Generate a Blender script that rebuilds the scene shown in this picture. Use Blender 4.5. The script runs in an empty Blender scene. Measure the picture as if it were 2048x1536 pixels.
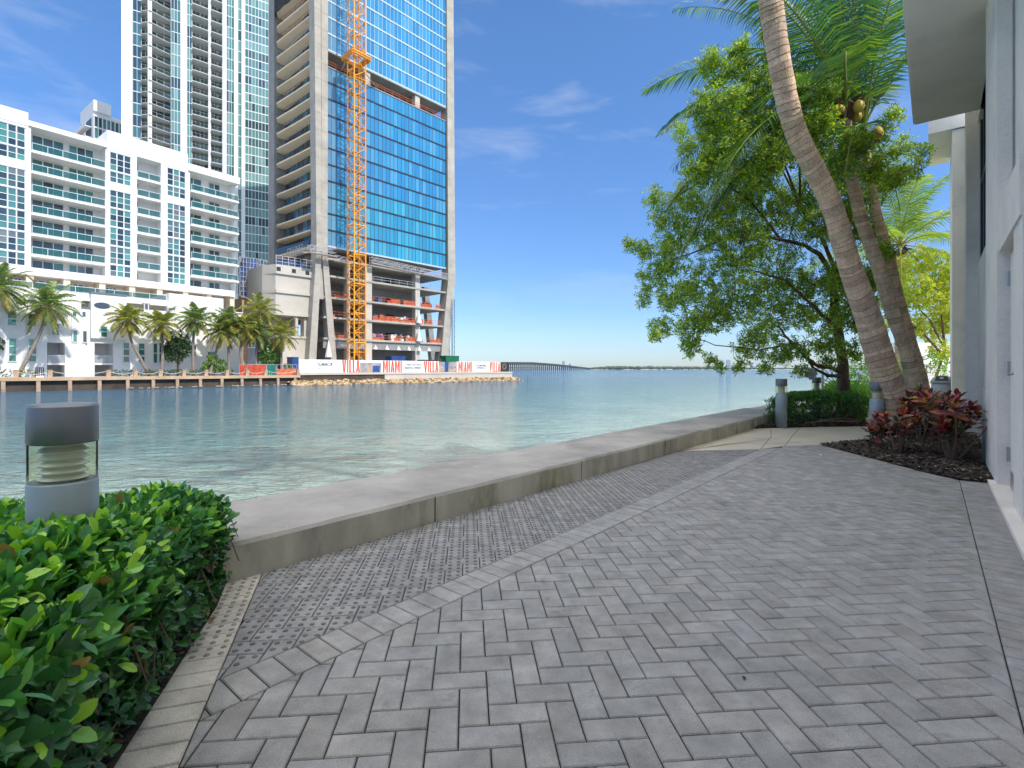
import bpy, math, random
from mathutils import Vector, Matrix, noise
R = math.radians
S = bpy.context.scene
COL = S.collection
rnd = random.Random(7)

# ------------------------------------------------------------------ camera, sky, sun, exposure
CAMH = 1.16; HOR = 738.0; FPX = 1025.0        # eye height (m), horizon row and focal length (photo pixels)
cam_d = bpy.data.cameras.new("camera"); cam = bpy.data.objects.new("camera", cam_d); COL.objects.link(cam)
cam.location = (0, 0, CAMH); cam.rotation_euler = (R(90), 0, 0)
cam_d.sensor_width = 36; cam_d.lens = 36 * FPX / 2048
cam_d.shift_y = (HOR - 768) / 2048
cam_d.clip_start = 0.05; cam_d.clip_end = 30000
S.camera = cam
S.view_settings.view_transform = 'Standard'; S.view_settings.look = 'None'
S.view_settings.exposure = .92; S.view_settings.gamma = 1
S.view_settings.use_white_balance = False

SUN_AZ = R(-38); SUN_EL = R(47)               # azimuth from +X, counter-clockwise
sunv = Vector((math.cos(SUN_AZ) * math.cos(SUN_EL), math.sin(SUN_AZ) * math.cos(SUN_EL), math.sin(SUN_EL)))
ld = bpy.data.lights.new("sun", 'SUN'); lo = bpy.data.objects.new("sun", ld); COL.objects.link(lo)
ld.energy = 2.5; ld.angle = R(0.5); ld.color = (1, .95, .87)
lo.rotation_euler = (-sunv).to_track_quat('-Z', 'Y').to_euler()
W = bpy.data.worlds.new("World"); S.world = W; W.use_nodes = True
nt = W.node_tree; nt.nodes.clear()
def nn(t, ty, **k):
    n = t.nodes.new(ty)
    for a, b in k.items(): setattr(n, a, b)
    return n
sky = nn(nt, 'ShaderNodeTexSky', sky_type='NISHITA'); sky.sun_disc = False
sky.sun_elevation = SUN_EL; sky.sun_rotation = math.pi / 2 - SUN_AZ
sky.altitude = 0; sky.air_density = 1.0; sky.dust_density = .3; sky.ozone_density = 1.6
hs = nn(nt, 'ShaderNodeHueSaturation'); hs.inputs['Saturation'].default_value = 1.2; hs.inputs['Value'].default_value = 1.0
tc = nn(nt, 'ShaderNodeTexCoord'); sp = nn(nt, 'ShaderNodeSeparateXYZ')
mp = nn(nt, 'ShaderNodeMapping'); mp.inputs['Rotation'].default_value = (0, R(24), R(20)); mp.inputs['Scale'].default_value = (1.6, 1.6, 7.0)
n1 = nn(nt, 'ShaderNodeTexNoise'); n1.inputs['Scale'].default_value = 1.7; n1.inputs['Detail'].default_value = 9; n1.inputs['Roughness'].default_value = .58; n1.inputs['Distortion'].default_value = .35
cr = nn(nt, 'ShaderNodeValToRGB'); cr.color_ramp.elements[0].position = .52; cr.color_ramp.elements[1].position = .78
cr.color_ramp.elements[1].color = (.42, .42, .42, 1)
mx = nn(nt, 'ShaderNodeMix', data_type='RGBA')
el = nn(nt, 'ShaderNodeMapRange'); el.inputs['From Min'].default_value = .02; el.inputs['From Max'].default_value = .3
mm = nn(nt, 'ShaderNodeMath', operation='MULTIPLY')
bg = nn(nt, 'ShaderNodeBackground'); bg.inputs['Strength'].default_value = 0.12
ow = nn(nt, 'ShaderNodeOutputWorld')
L = nt.links.new
L(sky.outputs[0], hs.inputs['Color']); L(tc.outputs['Generated'], mp.inputs[0]); L(mp.outputs[0], n1.inputs[0]); L(n1.outputs[0], cr.inputs[0])
L(tc.outputs['Generated'], sp.inputs[0]); L(sp.outputs[2], el.inputs[0]); L(el.outputs[0], mm.inputs[0]); L(cr.outputs[0], mm.inputs[1])
hr = nn(nt, 'ShaderNodeValToRGB'); hr.color_ramp.elements[0].position = 0; hr.color_ramp.elements[0].color = (.44, .56, .80, 1)
hr.color_ramp.elements[1].position = .55; hr.color_ramp.elements[1].color = (.84, .9, 1, 1); e_ = hr.color_ramp.elements.new(.2); e_.color = (.56, .66, .84, 1)
hm = nn(nt, 'ShaderNodeMix', data_type='RGBA', blend_type='MULTIPLY'); hm.inputs[0].default_value = 1
L(sp.outputs[2], hr.inputs[0]); L(hs.outputs[0], hm.inputs[6]); L(hr.outputs[0], hm.inputs[7])
L(mm.outputs[0], mx.inputs[0]); L(hm.outputs[2], mx.inputs[6]); mx.inputs[7].default_value = (3.9, 4.1, 4.6, 1)
# bright cloud added overhead, out of view, to fill the shade with soft light
oc = nn(nt, 'ShaderNodeMapRange'); oc.inputs['From Min'].default_value = .60; oc.inputs['From Max'].default_value = .80; L(sp.outputs[2], oc.inputs[0])
n2 = nn(nt, 'ShaderNodeTexNoise'); n2.inputs['Scale'].default_value = 2.6; n2.inputs['Detail'].default_value = 6; L(tc.outputs['Generated'], n2.inputs[0])
o2 = nn(nt, 'ShaderNodeMapRange'); o2.inputs['From Min'].default_value = .35; o2.inputs['From Max'].default_value = .55; L(n2.outputs[0], o2.inputs[0])
om = nn(nt, 'ShaderNodeMath', operation='MULTIPLY'); L(oc.outputs[0], om.inputs[0]); L(o2.outputs[0], om.inputs[1])
ox = nn(nt, 'ShaderNodeMix', data_type='RGBA'); L(om.outputs[0], ox.inputs[0]); L(mx.outputs[2], ox.inputs[6]); ox.inputs[7].default_value = (16, 15.6, 15, 1)
L(ox.outputs[2], bg.inputs[0]); L(bg.outputs[0], ow.inputs[0])

# ------------------------------------------------------------------ materials
MATS = {}
def mat(name, color, rough=.6, metal=0., spec=.5, var=None, bump=None, attr=False, trans=0., stretch=None, stain=None, grain=None, stain2=None):
    """var=(scale,amount): brightness variation; bump=(scale,strength,distance); stain=(scale,colour,threshold)"""
    m = bpy.data.materials.new(name); m.use_nodes = True; t = m.node_tree
    b = t.nodes['Principled BSDF']; out = t.nodes['Material Output']
    b.inputs['Roughness'].default_value = rough; b.inputs['Metallic'].default_value = metal
    b.inputs['Specular IOR Level'].default_value = spec
    c = nn(t, 'ShaderNodeRGB'); c.outputs[0].default_value = (*color, 1); cur = c.outputs[0]
    geo = nn(t, 'ShaderNodeTexCoord'); co = geo.outputs['Object']
    if stretch:
        mpn = nn(t, 'ShaderNodeMapping'); mpn.inputs['Scale'].default_value = stretch; t.links.new(co, mpn.inputs[0]); co = mpn.outputs[0]
    def mul(cur, fac_out, kind='MULTIPLY'):
        x = nn(t, 'ShaderNodeMix', data_type='RGBA', blend_type=kind); x.inputs[0].default_value = 1
        t.links.new(cur, x.inputs[6]); t.links.new(fac_out, x.inputs[7]); return x.outputs[2]
    if attr:
        a = nn(t, 'ShaderNodeVertexColor', layer_name='Col'); cur = mul(cur, a.outputs[0])
    if var:
        n = nn(t, 'ShaderNodeTexNoise'); n.inputs['Scale'].default_value = var[0]; n.inputs['Detail'].default_value = 6; n.inputs['Roughness'].default_value = .62
        t.links.new(co, n.inputs[0])
        r = nn(t, 'ShaderNodeMapRange'); r.inputs['From Min'].default_value = .3; r.inputs['From Max'].default_value = .7
        r.inputs['To Min'].default_value = 1 - var[1]; r.inputs['To Max'].default_value = 1 + var[1] * .6
        t.links.new(n.outputs[0], r.inputs[0]); cur = mul(cur, r.outputs[0])
    if grain:
        n = nn(t, 'ShaderNodeTexNoise'); n.inputs['Scale'].default_value = grain[0]; n.inputs['Detail'].default_value = 2; t.links.new(co, n.inputs[0])
        r = nn(t, 'ShaderNodeMapRange'); r.inputs['From Min'].default_value = .32; r.inputs['From Max'].default_value = .68; r.inputs['To Min'].default_value = 1 - grain[1]; r.inputs['To Max'].default_value = 1 + grain[1]
        t.links.new(n.outputs[0], r.inputs[0]); cur = mul(cur, r.outputs[0])
    for stain in [q for q in (stain, stain2) if q]:
        n = nn(t, 'ShaderNodeTexNoise'); n.inputs['Scale'].default_value = stain[0]; n.inputs['Detail'].default_value = 8; n.inputs['Roughness'].default_value = .7
        t.links.new(co, n.inputs[0])
        r = nn(t, 'ShaderNodeMapRange'); r.inputs['From Min'].default_value = stain[2]; r.inputs['From Max'].default_value = stain[2] + .16
        r.inputs['To Max'].default_value = stain[3] if len(stain) > 3 else .7
        t.links.new(n.outputs[0], r.inputs[0])
        x = nn(t, 'ShaderNodeMix', data_type='RGBA'); t.links.new(r.outputs[0], x.inputs[0]); t.links.new(cur, x.inputs[6]); x.inputs[7].default_value = (*stain[1], 1); cur = x.outputs[2]
    t.links.new(cur, b.inputs['Base Color'])
    if bump:
        n = nn(t, 'ShaderNodeTexNoise'); n.inputs['Scale'].default_value = bump[0]; n.inputs['Detail'].default_value = 5
        t.links.new(co, n.inputs[0])
        bp = nn(t, 'ShaderNodeBump'); bp.inputs['Strength'].default_value = bump[1]; bp.inputs['Distance'].default_value = bump[2]
        t.links.new(n.outputs[0], bp.inputs['Height']); t.links.new(bp.outputs[0], b.inputs['Normal'])
    if trans:
        tr = nn(t, 'ShaderNodeBsdfTranslucent'); x = mul(cur, cur, 'MULTIPLY')
        g = nn(t, 'ShaderNodeMix', data_type='RGBA', blend_type='MULTIPLY'); g.inputs[0].default_value = 1; t.links.new(cur, g.inputs[6]); g.inputs[7].default_value = (1.5, 1.6, .5, 1)
        t.links.new(g.outputs[2], tr.inputs[0])
        ms = nn(t, 'ShaderNodeMixShader'); ms.inputs[0].default_value = trans
        t.links.new(b.outputs[0], ms.inputs[1]); t.links.new(tr.outputs[0], ms.inputs[2]); t.links.new(ms.outputs[0], out.inputs[0])
    MATS[name] = m
    return m
M = {}
def dm(k, *a, **kw): M[k] = mat(k, *a, **kw)
dm('white', (.76, .75, .73), .7, var=(.15, .06), bump=(2, .2, .02))
dm('white_stucco', (.80, .745, .68), .85, var=(1.1, .10), bump=(22, .8, .008), stain=(2.2, (.46, .44, .41), .60, .5), stain2=(.8, (.52, .51, .48), .52, .6), grain=(120, .06))
dm('eave', (.86, .84, .80), .85, var=(1.1, .1), bump=(22, .8, .008), stain=(1.4, (.6, .59, .56), .58, .6))  # stucco made paler than the walls, lifting the shaded underside through its colour
dm('balcony_grey', (.50, .52, .51), .7, var=(.3, .1))
dm('cream', (.72, .60, .44), .8, var=(.3, .08))
dm('glass_teal', (1, 1, 1), .06, spec=.9, attr=True)
dm('glass_blue', (1, 1, 1), .08, spec=1.0, attr=True)
dm('rail_glass', (.02, .12, .105), .08, spec=.8); M['rail_glass'].node_tree.nodes['Principled BSDF'].inputs['Alpha'].default_value = .55
dm('dark', (.02, .022, .025), .7)
dm('frame_white', (.66, .67, .67), .5)
dm('mullion', (.05, .07, .10), .4)
dm('mullion_pale', (.45, .55, .62), .4)
dm('concrete_site', (.41, .375, .32), .85, var=(.35, .22), bump=(4, .3, .03), stain=(.18, (.24, .23, .21), .56, .6))
dm('concrete_pale', (.52, .47, .40), .85, var=(.2, .15), stain=(.3, (.33, .32, .3), .6, .5))
dm('concrete_grey', (.27, .265, .25), .9, var=(.3, .2), bump=(4, .3, .03))
dm('soffit', (.78, .66, .48), .8, var=(.4, .08))
dm('spandrel', (.025, .035, .05), .35)
dm('orange', (.85, .34, .015), .45, var=(1.5, .15))
dm('safety_orange', (.55, .12, .045), .7, var=(2, .25))
dm('net_black', (.03, .028, .03), .9, var=(1.2, .5), bump=(1.5, .8, .2))
dm('net_red', (.50, .07, .03), .9, var=(2, .4))
dm('net_green', (.01, .16, .12), .9, var=(2, .3))
dm('scaffold', (.42, .42, .44), .5, metal=.3)
dm('rope_blue', (.05, .11, .28), .8, var=(.9, .5), bump=(1.2, .8, .2))
dm('container_blue', (.02, .07, .25), .5, var=(1, .3))
dm('container_green', (.01, .15, .06), .5, var=(1, .3))
dm('banner', (.82, .82, .80), .6)
dm('red_letter', (.80, .075, .015), .6)
dm('black_letter', (.02, .02, .02), .6)
dm('banner_grey', (.33, .31, .30), .7, var=(.8, .6))
dm('banner_dark', (.03, .022, .02), .7, var=(2, .5))
dm('banner_mark', (.35, .25, .15), .7)
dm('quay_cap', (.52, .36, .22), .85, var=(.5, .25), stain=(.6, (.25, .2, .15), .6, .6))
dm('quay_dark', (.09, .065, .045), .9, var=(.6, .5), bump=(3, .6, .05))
dm('quay_pile', (.44, .31, .21), .85, var=(1, .3))
dm('rope', (.55, .47, .36), .9)
dm('rock', (1, 1, 1), .9, attr=True, var=(1.3, .3), bump=(3, .6, .05))
dm('frond', (1, 1, 1), .42, spec=.5, attr=True, trans=.38)
dm('leaf', (1, 1, 1), .38, spec=.5, attr=True, trans=.42)
dm('hedge_leaf', (1, 1, 1), .38, spec=.5, attr=True, trans=.15)
dm('croton_leaf', (1, 1, 1), .32, spec=.5, attr=True, trans=.12)
dm('bark', (.17, .11, .075), .95, var=(5, .4), bump=(14, .9, .03), stretch=(1, 1, .35))
dm('twig', (.16, .11, .07), .9)
dm('trunk_far', (.26, .21, .17), .9, var=(3, .3))
dm('asphalt', (.35, .33, .30), .9, var=(.2, .15))
dm('soil', (.045, .033, .025), 1, var=(9, .5), bump=(30, 1, .03))
dm('chip', (1, 1, 1), .95, attr=True)
dm('path', (.52, .47, .38), .9, var=(1.5, .14), bump=(60, .35, .004), stain=(1.2, (.33, .30, .25), .58, .5))
dm('wall_cap', (.39, .36, .325), .85, var=(1.3, .3), bump=(25, .4, .006), stain=(1.0, (.20, .185, .165), .50, .65), stain2=(5, (.27, .24, .2), .58, .6), grain=(220, .12))
dm('wall_face', (.52, .48, .38), .88, var=(2.8, .4), bump=(18, .5, .01), stretch=(1, 1, .35), stain=(2.4, (.20, .195, .06), .53, .8), stain2=(7, (.16, .14, .11), .58, .6))
dm('paver', (1, 1, 1), .85, attr=True, var=(9, .28), bump=(170, .9, .003), stain=(1.7, (.12, .12, .105), .56, .55), stain2=(11, (.10, .10, .095), .58, .55), grain=(300, .2))
dm('joint', (.022, .024, .018), 1, var=(4, .5))
dm('gunmetal', (.19, .20, .22), .42, metal=.35, var=(1.5, .06))
dm('gunmetal_light', (.31, .36, .38), .5, metal=.25, var=(3, .08))
dm('louvre', (.72, .73, .72), .4, metal=.25)
dm('near_glass', (.03, .045, .06), .05, spec=1)
dm('dark_metal', (.05, .055, .065), .4, metal=.5)
dm('steel', (.45, .45, .45), .35, metal=.9)
dm('bag', (.80, .80, .82), .35, spec=.6)
dm('coconut', (.55, .42, .06), .6, var=(3, .2))
dm('husk', (.12, .07, .045), .95, var=(8, .5))
dm('island', (.055, .075, .035), 1, var=(.02, .3))
dm('sand', (.6, .55, .42), 1)
dm('bridge', (.03, .045, .065), .8)
dm('far_tower', (.5, .55, .6), .6)  # fading with distance is put into this pale bluish colour
def lens_mat():
    m = bpy.data.materials.new('lens'); m.use_nodes = True; t = m.node_tree; t.nodes.clear()
    o = nn(t, 'ShaderNodeOutputMaterial'); a = nn(t, 'ShaderNodeBsdfTransparent'); a.inputs[0].default_value = (.96, .94, .80, 1)
    g = nn(t, 'ShaderNodeBsdfGlossy'); g.inputs['Roughness'].default_value = .08
    f = nn(t, 'ShaderNodeLayerWeight'); f.inputs[0].default_value = .07
    x = nn(t, 'ShaderNodeMixShader'); t.links.new(f.outputs['Fresnel'], x.inputs[0]); t.links.new(a.outputs[0], x.inputs[1]); t.links.new(g.outputs[0], x.inputs[2]); t.links.new(x.outputs[0], o.inputs[0])
    return m
M['lens'] = lens_mat()
def ribbed_trunk():
    m = mat('palm_bark', (.72, .52, .36), .9, var=(9, .28), stretch=(1, 1, .5), stain=(2.6, (.34, .26, .19), .54, .6), stain2=(14, (.26, .2, .15), .60, .6), grain=(70, .2)); t = m.node_tree; b = t.nodes['Principled BSDF']
    a = nn(t, 'ShaderNodeVertexColor', layer_name='Col')
    lk = [l for l in t.links if l.to_socket == b.inputs['Base Color']][0]; src = lk.from_socket
    x = nn(t, 'ShaderNodeMix', data_type='RGBA', blend_type='MULTIPLY'); x.inputs[0].default_value = 1
    t.links.new(src, x.inputs[6]); t.links.new(a.outputs[0], x.inputs[7]); t.links.new(x.outputs[2], b.inputs['Base Color'])
    co = nn(t, 'ShaderNodeTexCoord'); mpn = nn(t, 'ShaderNodeMapping'); mpn.inputs['Scale'].default_value = (55, 55, 4)
    n = nn(t, 'ShaderNodeTexNoise'); n.inputs['Scale'].default_value = 1; n.inputs['Detail'].default_value = 4
    t.links.new(co.outputs['Object'], mpn.inputs[0]); t.links.new(mpn.outputs[0], n.inputs[0])
    bp = nn(t, 'ShaderNodeBump'); bp.inputs['Strength'].default_value = .9; bp.inputs['Distance'].default_value = .012
    t.links.new(n.outputs[0], bp.inputs['Height']); t.links.new(bp.outputs[0], b.inputs['Normal'])
    return m
M['palm_bark'] = ribbed_trunk()

def water_mat():
    m = bpy.data.materials.new('water'); m.use_nodes = True; t = m.node_tree; b = t.nodes['Principled BSDF']; K = t.links.new
    g = nn(t, 'ShaderNodeNewGeometry')
    # distance from our sea wall (metres across the channel) sets how deep, so how green the water is
    dt = nn(t, 'ShaderNodeVectorMath', operation='DOT_PRODUCT'); dt.inputs[1].default_value = (-.7547, .6561, 0); K(g.outputs['Position'], dt.inputs[0])
    n0 = nn(t, 'ShaderNodeTexNoise'); n0.inputs['Scale'].default_value = .16; n0.inputs['Detail'].default_value = 4; K(g.outputs['Position'], n0.inputs[0])
    ad = nn(t, 'ShaderNodeMath', operation='MULTIPLY_ADD'); K(n0.outputs[0], ad.inputs[0]); ad.inputs[1].default_value = 14; K(dt.outputs['Value'], ad.inputs[2])
    mr = nn(t, 'ShaderNodeMapRange'); mr.inputs['From Min'].default_value = 9; mr.inputs['From Max'].default_value = 75; K(ad.outputs[0], mr.inputs[0])
    cr = nn(t, 'ShaderNodeValToRGB'); e = cr.color_ramp.elements
    e[0].position = 0; e[0].color = (.50, .55, .43, 1); e[1].position = 1; e[1].color = (.025, .11, .19, 1)
    for p_, c_ in ((.10, (.29, .38, .34, 1)), (.3, (.11, .22, .23, 1)), (.6, (.045, .135, .18, 1))):
        x = cr.color_ramp.elements.new(p_); x.color = c_
    K(mr.outputs[0], cr.inputs[0])
    mq = nn(t, 'ShaderNodeMapping'); mq.inputs['Scale'].default_value = (.5, 1.5, 1); mq.inputs['Rotation'].default_value = (0, 0, R(20)); K(g.outputs['Position'], mq.inputs[0])
    nq = nn(t, 'ShaderNodeTexNoise'); nq.inputs['Scale'].default_value = 1.1; nq.inputs['Detail'].default_value = 8; nq.inputs['Roughness'].default_value = .68; nq.inputs['Distortion'].default_value = .8; K(mq.outputs[0], nq.inputs[0])
    rq = nn(t, 'ShaderNodeMapRange'); rq.inputs['From Min'].default_value = .32; rq.inputs['From Max'].default_value = .68; rq.inputs['To Min'].default_value = .72; rq.inputs['To Max'].default_value = 1.12; K(nq.outputs[0], rq.inputs[0])
    xq = nn(t, 'ShaderNodeMix', data_type='RGBA', blend_type='MULTIPLY'); xq.inputs[0].default_value = 1; K(cr.outputs[0], xq.inputs[6]); K(rq.outputs[0], xq.inputs[7]); K(xq.outputs[2], b.inputs['Base Color'])
    b.inputs['Roughness'].default_value = .07; b.inputs['IOR'].default_value = 1.33
    hs_ = []
    for sc, st, dist in ((.45, 1, 1.1), (1.7, 1, .6), (6., 1, .2), (22., 1, .04)):
        mpn = nn(t, 'ShaderNodeMapping'); mpn.inputs['Scale'].default_value = (sc * .7, sc * 1.3, sc); mpn.inputs['Rotation'].default_value = (0, 0, R(15))
        K(g.outputs['Position'], mpn.inputs[0]); n = nn(t, 'ShaderNodeTexNoise'); n.inputs['Scale'].default_value = 1; n.inputs['Detail'].default_value = 3; n.inputs['Distortion'].default_value = .6
        K(mpn.outputs[0], n.inputs[0]); q = nn(t, 'ShaderNodeMath', operation='MULTIPLY'); q.inputs[1].default_value = dist; K(n.outputs[0], q.inputs[0]); hs_.append(q.outputs[0])
    a1 = nn(t, 'ShaderNodeMath', operation='ADD'); K(hs_[0], a1.inputs[0]); K(hs_[1], a1.inputs[1])
    a0 = nn(t, 'ShaderNodeMath', operation='ADD'); K(a1.outputs[0], a0.inputs[0]); K(hs_[2], a0.inputs[1])
    a2 = nn(t, 'ShaderNodeMath', operation='ADD'); K(a0.outputs[0], a2.inputs[0]); K(hs_[3], a2.inputs[1])
    bp = nn(t, 'ShaderNodeBump'); bp.inputs['Strength'].default_value = 1.0; bp.inputs['Distance'].default_value = 1.0
    K(a2.outputs[0], bp.inputs['Height']); K(bp.outputs[0], b.inputs['Normal'])
    return m
M['water'] = water_mat()

# ------------------------------------------------------------------ mesh helpers
OFF = {}                                        # world position of every object's origin
class MB:
    def __init__(s, xf=None): s.v = []; s.f = []; s.m = []; s.c = []; s.xf = xf; s.hascol = False
    def add(s, pts): 
        b = len(s.v)
        s.v.extend([s.xf(*p) if s.xf else tuple(p) for p in pts]); return b
    def face(s, idx, mi=0, col=None):
        s.f.append(tuple(idx)); s.m.append(mi); s.c.append(col)
        if col is not None: s.hascol = True
    def poly(s, pts, mi=0, col=None):
        b = s.add(pts); s.face(range(b, b + len(pts)), mi, col)
    def box(s, x0, x1, y0, y1, z0, z1, mi=0, col=None):
        b = s.add([(x0,y0,z0),(x1,y0,z0),(x1,y1,z0),(x0,y1,z0),(x0,y0,z1),(x1,y0,z1),(x1,y1,z1),(x0,y1,z1)])
        for q in ((3,2,1,0),(4,5,6,7),(0,1,5,4),(1,2,6,5),(2,3,7,6),(3,0,4,7)): s.face([b + i for i in q], mi, col)
    def prism(s, pts, z0, z1, mi=0, col=None):
        n = len(pts); b = s.add([(p[0], p[1], z0) for p in pts] + [(p[0], p[1], z1) for p in pts])
        s.face([b + i for i in range(n - 1, -1, -1)], mi, col); s.face([b + n + i for i in range(n)], mi, col)
        for i in range(n): j = (i + 1) % n; s.face([b + i, b + j, b + n + j, b + n + i], mi, col)
    def tube(s, pts, rad, n=8, mi=0, col=None, cap=True, tw=None, cols=None):
        P = [Vector(s.xf(*p)) if s.xf else Vector(p) for p in pts]
        rings = []; up = None
        for i, p in enumerate(P):
            d = (P[min(i + 1, len(P) - 1)] - P[max(i - 1, 0)])
            if d.length < 1e-9: d = Vector((0, 0, 1))
            d.normalize()
            if up is None: up = d.orthogonal().normalized()
            up = (up - d * up.dot(d))
            if up.length < 1e-6: up = d.orthogonal()
            up.normalize()
            w = d.cross(up); r = rad[i] if isinstance(rad, (list, tuple)) else rad
            b = len(s.v); rings.append(b)
            for k in range(n):
                a = 2 * math.pi * k / n + (math.pi / 4 if n == 4 else 0)
                q = p + (up * math.cos(a) + w * math.sin(a)) * r; s.v.append(tuple(q))
        for i in range(len(P) - 1):
            a, b = rings[i], rings[i + 1]; cc = cols[i] if cols else col
            for k in range(n): s.face([a + k, a + (k + 1) % n, b + (k + 1) % n, b + k], mi, cc)
        if cap:
            s.face([rings[0] + k for k in range(n - 1, -1, -1)], mi, cols[0] if cols else col); s.face([rings[-1] + k for k in range(n)], mi, cols[-1] if cols else col)
    def bar(s, a, b, r, mi=0, col=None): s.tube([a, b], r, 4, mi, col)
    def lathe(s, c, prof, n=24, mi=0, col=None):
        cx, cy, cz = c; rs = []
        for (r, z) in prof:
            rs.append(s.add([(cx + r * math.cos(2*math.pi*k/n), cy + r * math.sin(2*math.pi*k/n), cz + z) for k in range(n)]))
        for i in range(len(rs) - 1):
            a, b = rs[i], rs[i + 1]
            for k in range(n): s.face([a + k, a + (k+1) % n, b + (k+1) % n, b + k], mi, col)
    def build(s, name, mats, parent=None, smooth=False, origin=None):
        if not isinstance(mats, (list, tuple)): mats = [mats]
        if not s.v: return None
        if parent is not None: o0 = OFF[parent]
        elif origin is not None: o0 = Vector(origin)
        else:
            n = len(s.v); o0 = Vector((sum(p[0] for p in s.v) / n, sum(p[1] for p in s.v) / n, min(p[2] for p in s.v)))
        me = bpy.data.meshes.new(name)
        me.from_pydata([(p[0] - o0[0], p[1] - o0[1], p[2] - o0[2]) for p in s.v], [], s.f)
        for m_ in mats: me.materials.append(M[m_])
        if len(mats) > 1: me.polygons.foreach_set('material_index', s.m)
        if s.hascol:
            at = me.color_attributes.new('Col', 'FLOAT_COLOR', 'CORNER'); buf = []
            for f, c in zip(s.f, s.c):
                c = c or (1, 1, 1)
                buf.extend((c[0], c[1], c[2], 1.0) * len(f))
            at.data.foreach_set('color', buf)
        if smooth: me.polygons.foreach_set('use_smooth', [True] * len(s.f))
        me.update()
        ob = bpy.data.objects.new(name, me); COL.objects.link(ob)
        if parent is not None: ob.parent = parent; OFF[ob] = OFF[parent].copy()
        else: ob.location = o0; OFF[ob] = o0
        return ob
def tag(o, label=None, cat=None, group=None, kind=None):
    if label: o['label'] = label
    if cat: o['category'] = cat
    if group: o['group'] = group
    if kind: o['kind'] = kind
    return o
def thing(name, label, cat, loc=(0, 0, 0), group=None):
    o = bpy.data.objects.new(name, None); o.empty_display_size = .3; COL.objects.link(o); o.location = loc; OFF[o] = Vector(loc)
    return tag(o, label, cat, group)
def copy_tree(o, parent=None, loc=None, rz=0, sc=1):
    c = o.copy(); COL.objects.link(c); c.parent = parent
    if parent is None:
        c.location = loc; c.rotation_euler = (0, 0, rz); c.scale = (sc, sc, sc)
    for ch in list(o.children): copy_tree(ch, c)
    return c

# ------------------------------------------------------------------ measured directions
def gp(x, y, z=0.):                             # a spot on a level plane, as read off the photograph
    Y = (CAMH - z) * FPX / (y - HOR); return ((x - 1024) / FPX * Y, Y)
class Frame:                                    # a plan direction u (degrees from +X), a wall plane V metres from the origin; d = outwards
    def __init__(s, ang, V, sign=-1):
        s.c, s.s, s.V, s.g = math.cos(R(ang)), math.sin(R(ang)), V, sign
    def P(s, u, d, z):
        v = s.V + s.g * d; return (u * s.c - v * s.s, u * s.s + v * s.c, z)
    def t(s, x, d=0.): return (s.V + s.g * d) / (s.c - s.s * (x - 1024) / FPX)
    def u(s, x, d=0.):
        t = s.t(x, d); dx = (x - 1024) / FPX; return t * (s.c * dx + s.s)
    def z(s, x, y, d=0.): return CAMH + (HOR - y) / FPX * s.t(x, d)
def vary(c, a, r=rnd): k = 1 + r.uniform(-a, a); return (c[0] * k, c[1] * k, c[2] * k)
def lerp(a, b, k): return tuple(a[i] + (b[i] - a[i]) * k for i in range(len(a)))

# ------------------------------------------------------------------ SETTING: water, land
WZ = -1.6
mb = MB(); mb.poly([(-9000, -3000, WZ), (9000, -3000, WZ), (9000, 14000, WZ), (-9000, 14000, WZ)])
tag(mb.build('water', 'water'), kind='structure')
SA = 49.0; SW = Frame(SA, 2.98, 1)              # our sea wall: inner foot line
NB = Frame(50.5, -.58, 1)                       # the wall plane of the near building
def qp(u, v): c, s = math.cos(R(SA)), math.sin(R(SA)); return (u * c - v * s, u * s + v * c)
SWV = -math.sin(R(SA)) * -.79 + math.cos(R(SA)) * 3.647
SW = Frame(SA, SWV, 1)
# land under everything on our side
mb = MB(); a = qp(-12, SWV + .5); b = qp(90, SWV + .5); c = qp(90, -70); d = qp(-12, -70)
mb.prism([d, c, b, a], -2.5, -.035)
tag(mb.build('ground', 'path'), kind='structure')

# ------------------------------------------------------------------ sea wall
sw = thing('sea_wall', 'long low grey concrete sea wall with a wide flat cap along the paved walk', 'wall', (*qp(0, SWV + .45), 0))
mb = MB(SW.P); rr = random.Random(3)
N = 240; u0, u1 = -6., 13.2
prof = [(0, -.05), (0, .185), (.02, .207), (.45, .212), (.93, .207), (.95, .18), (.95, -2.3)]
rows = []
for i in range(N + 1):
    u = u0 + (u1 - u0) * i / N
    rows.append(mb.add([(u, p_[0] + .006*noise.noise((u*2.2, k_*3., 1)) + .004*noise.noise((u*11, k_*3., 2)), p_[1] + .004*noise.noise((u*1.7, k_*5., 4)) + .003*noise.noise((u*9, k_*5., 6))) for k_, p_ in enumerate(prof)]))
for i in range(N):
    for k in range(len(prof) - 1):
        mb.face([rows[i] + k, rows[i] + k + 1, rows[i + 1] + k + 1, rows[i + 1] + k], 1 if k in (0, 5) else 0)
for rw in (rows[0], rows[-1]): mb.face([rw + k for k in range(len(prof))], 1)
mb.build('wall_body', ['wall_cap', 'wall_face'], sw)
mb = MB(SW.P)
for u in (-3.2, -1.05, .65, 2.55, 4.55, 6.6, 8.6, 10.6, 12.4): mb.box(u - .003, u + .003, -.002, .02, 0, .19)
mb.build('joint', 'joint', sw)
# wall carries on beyond the hedge
mb = MB(SW.P); mb.box(13.2, 90, .3, .95, -2.3, .18); tag(mb.build('sea_wall', 'wall_cap'), 'far stretch of the grey sea wall running on behind the hedge', 'wall')

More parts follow.
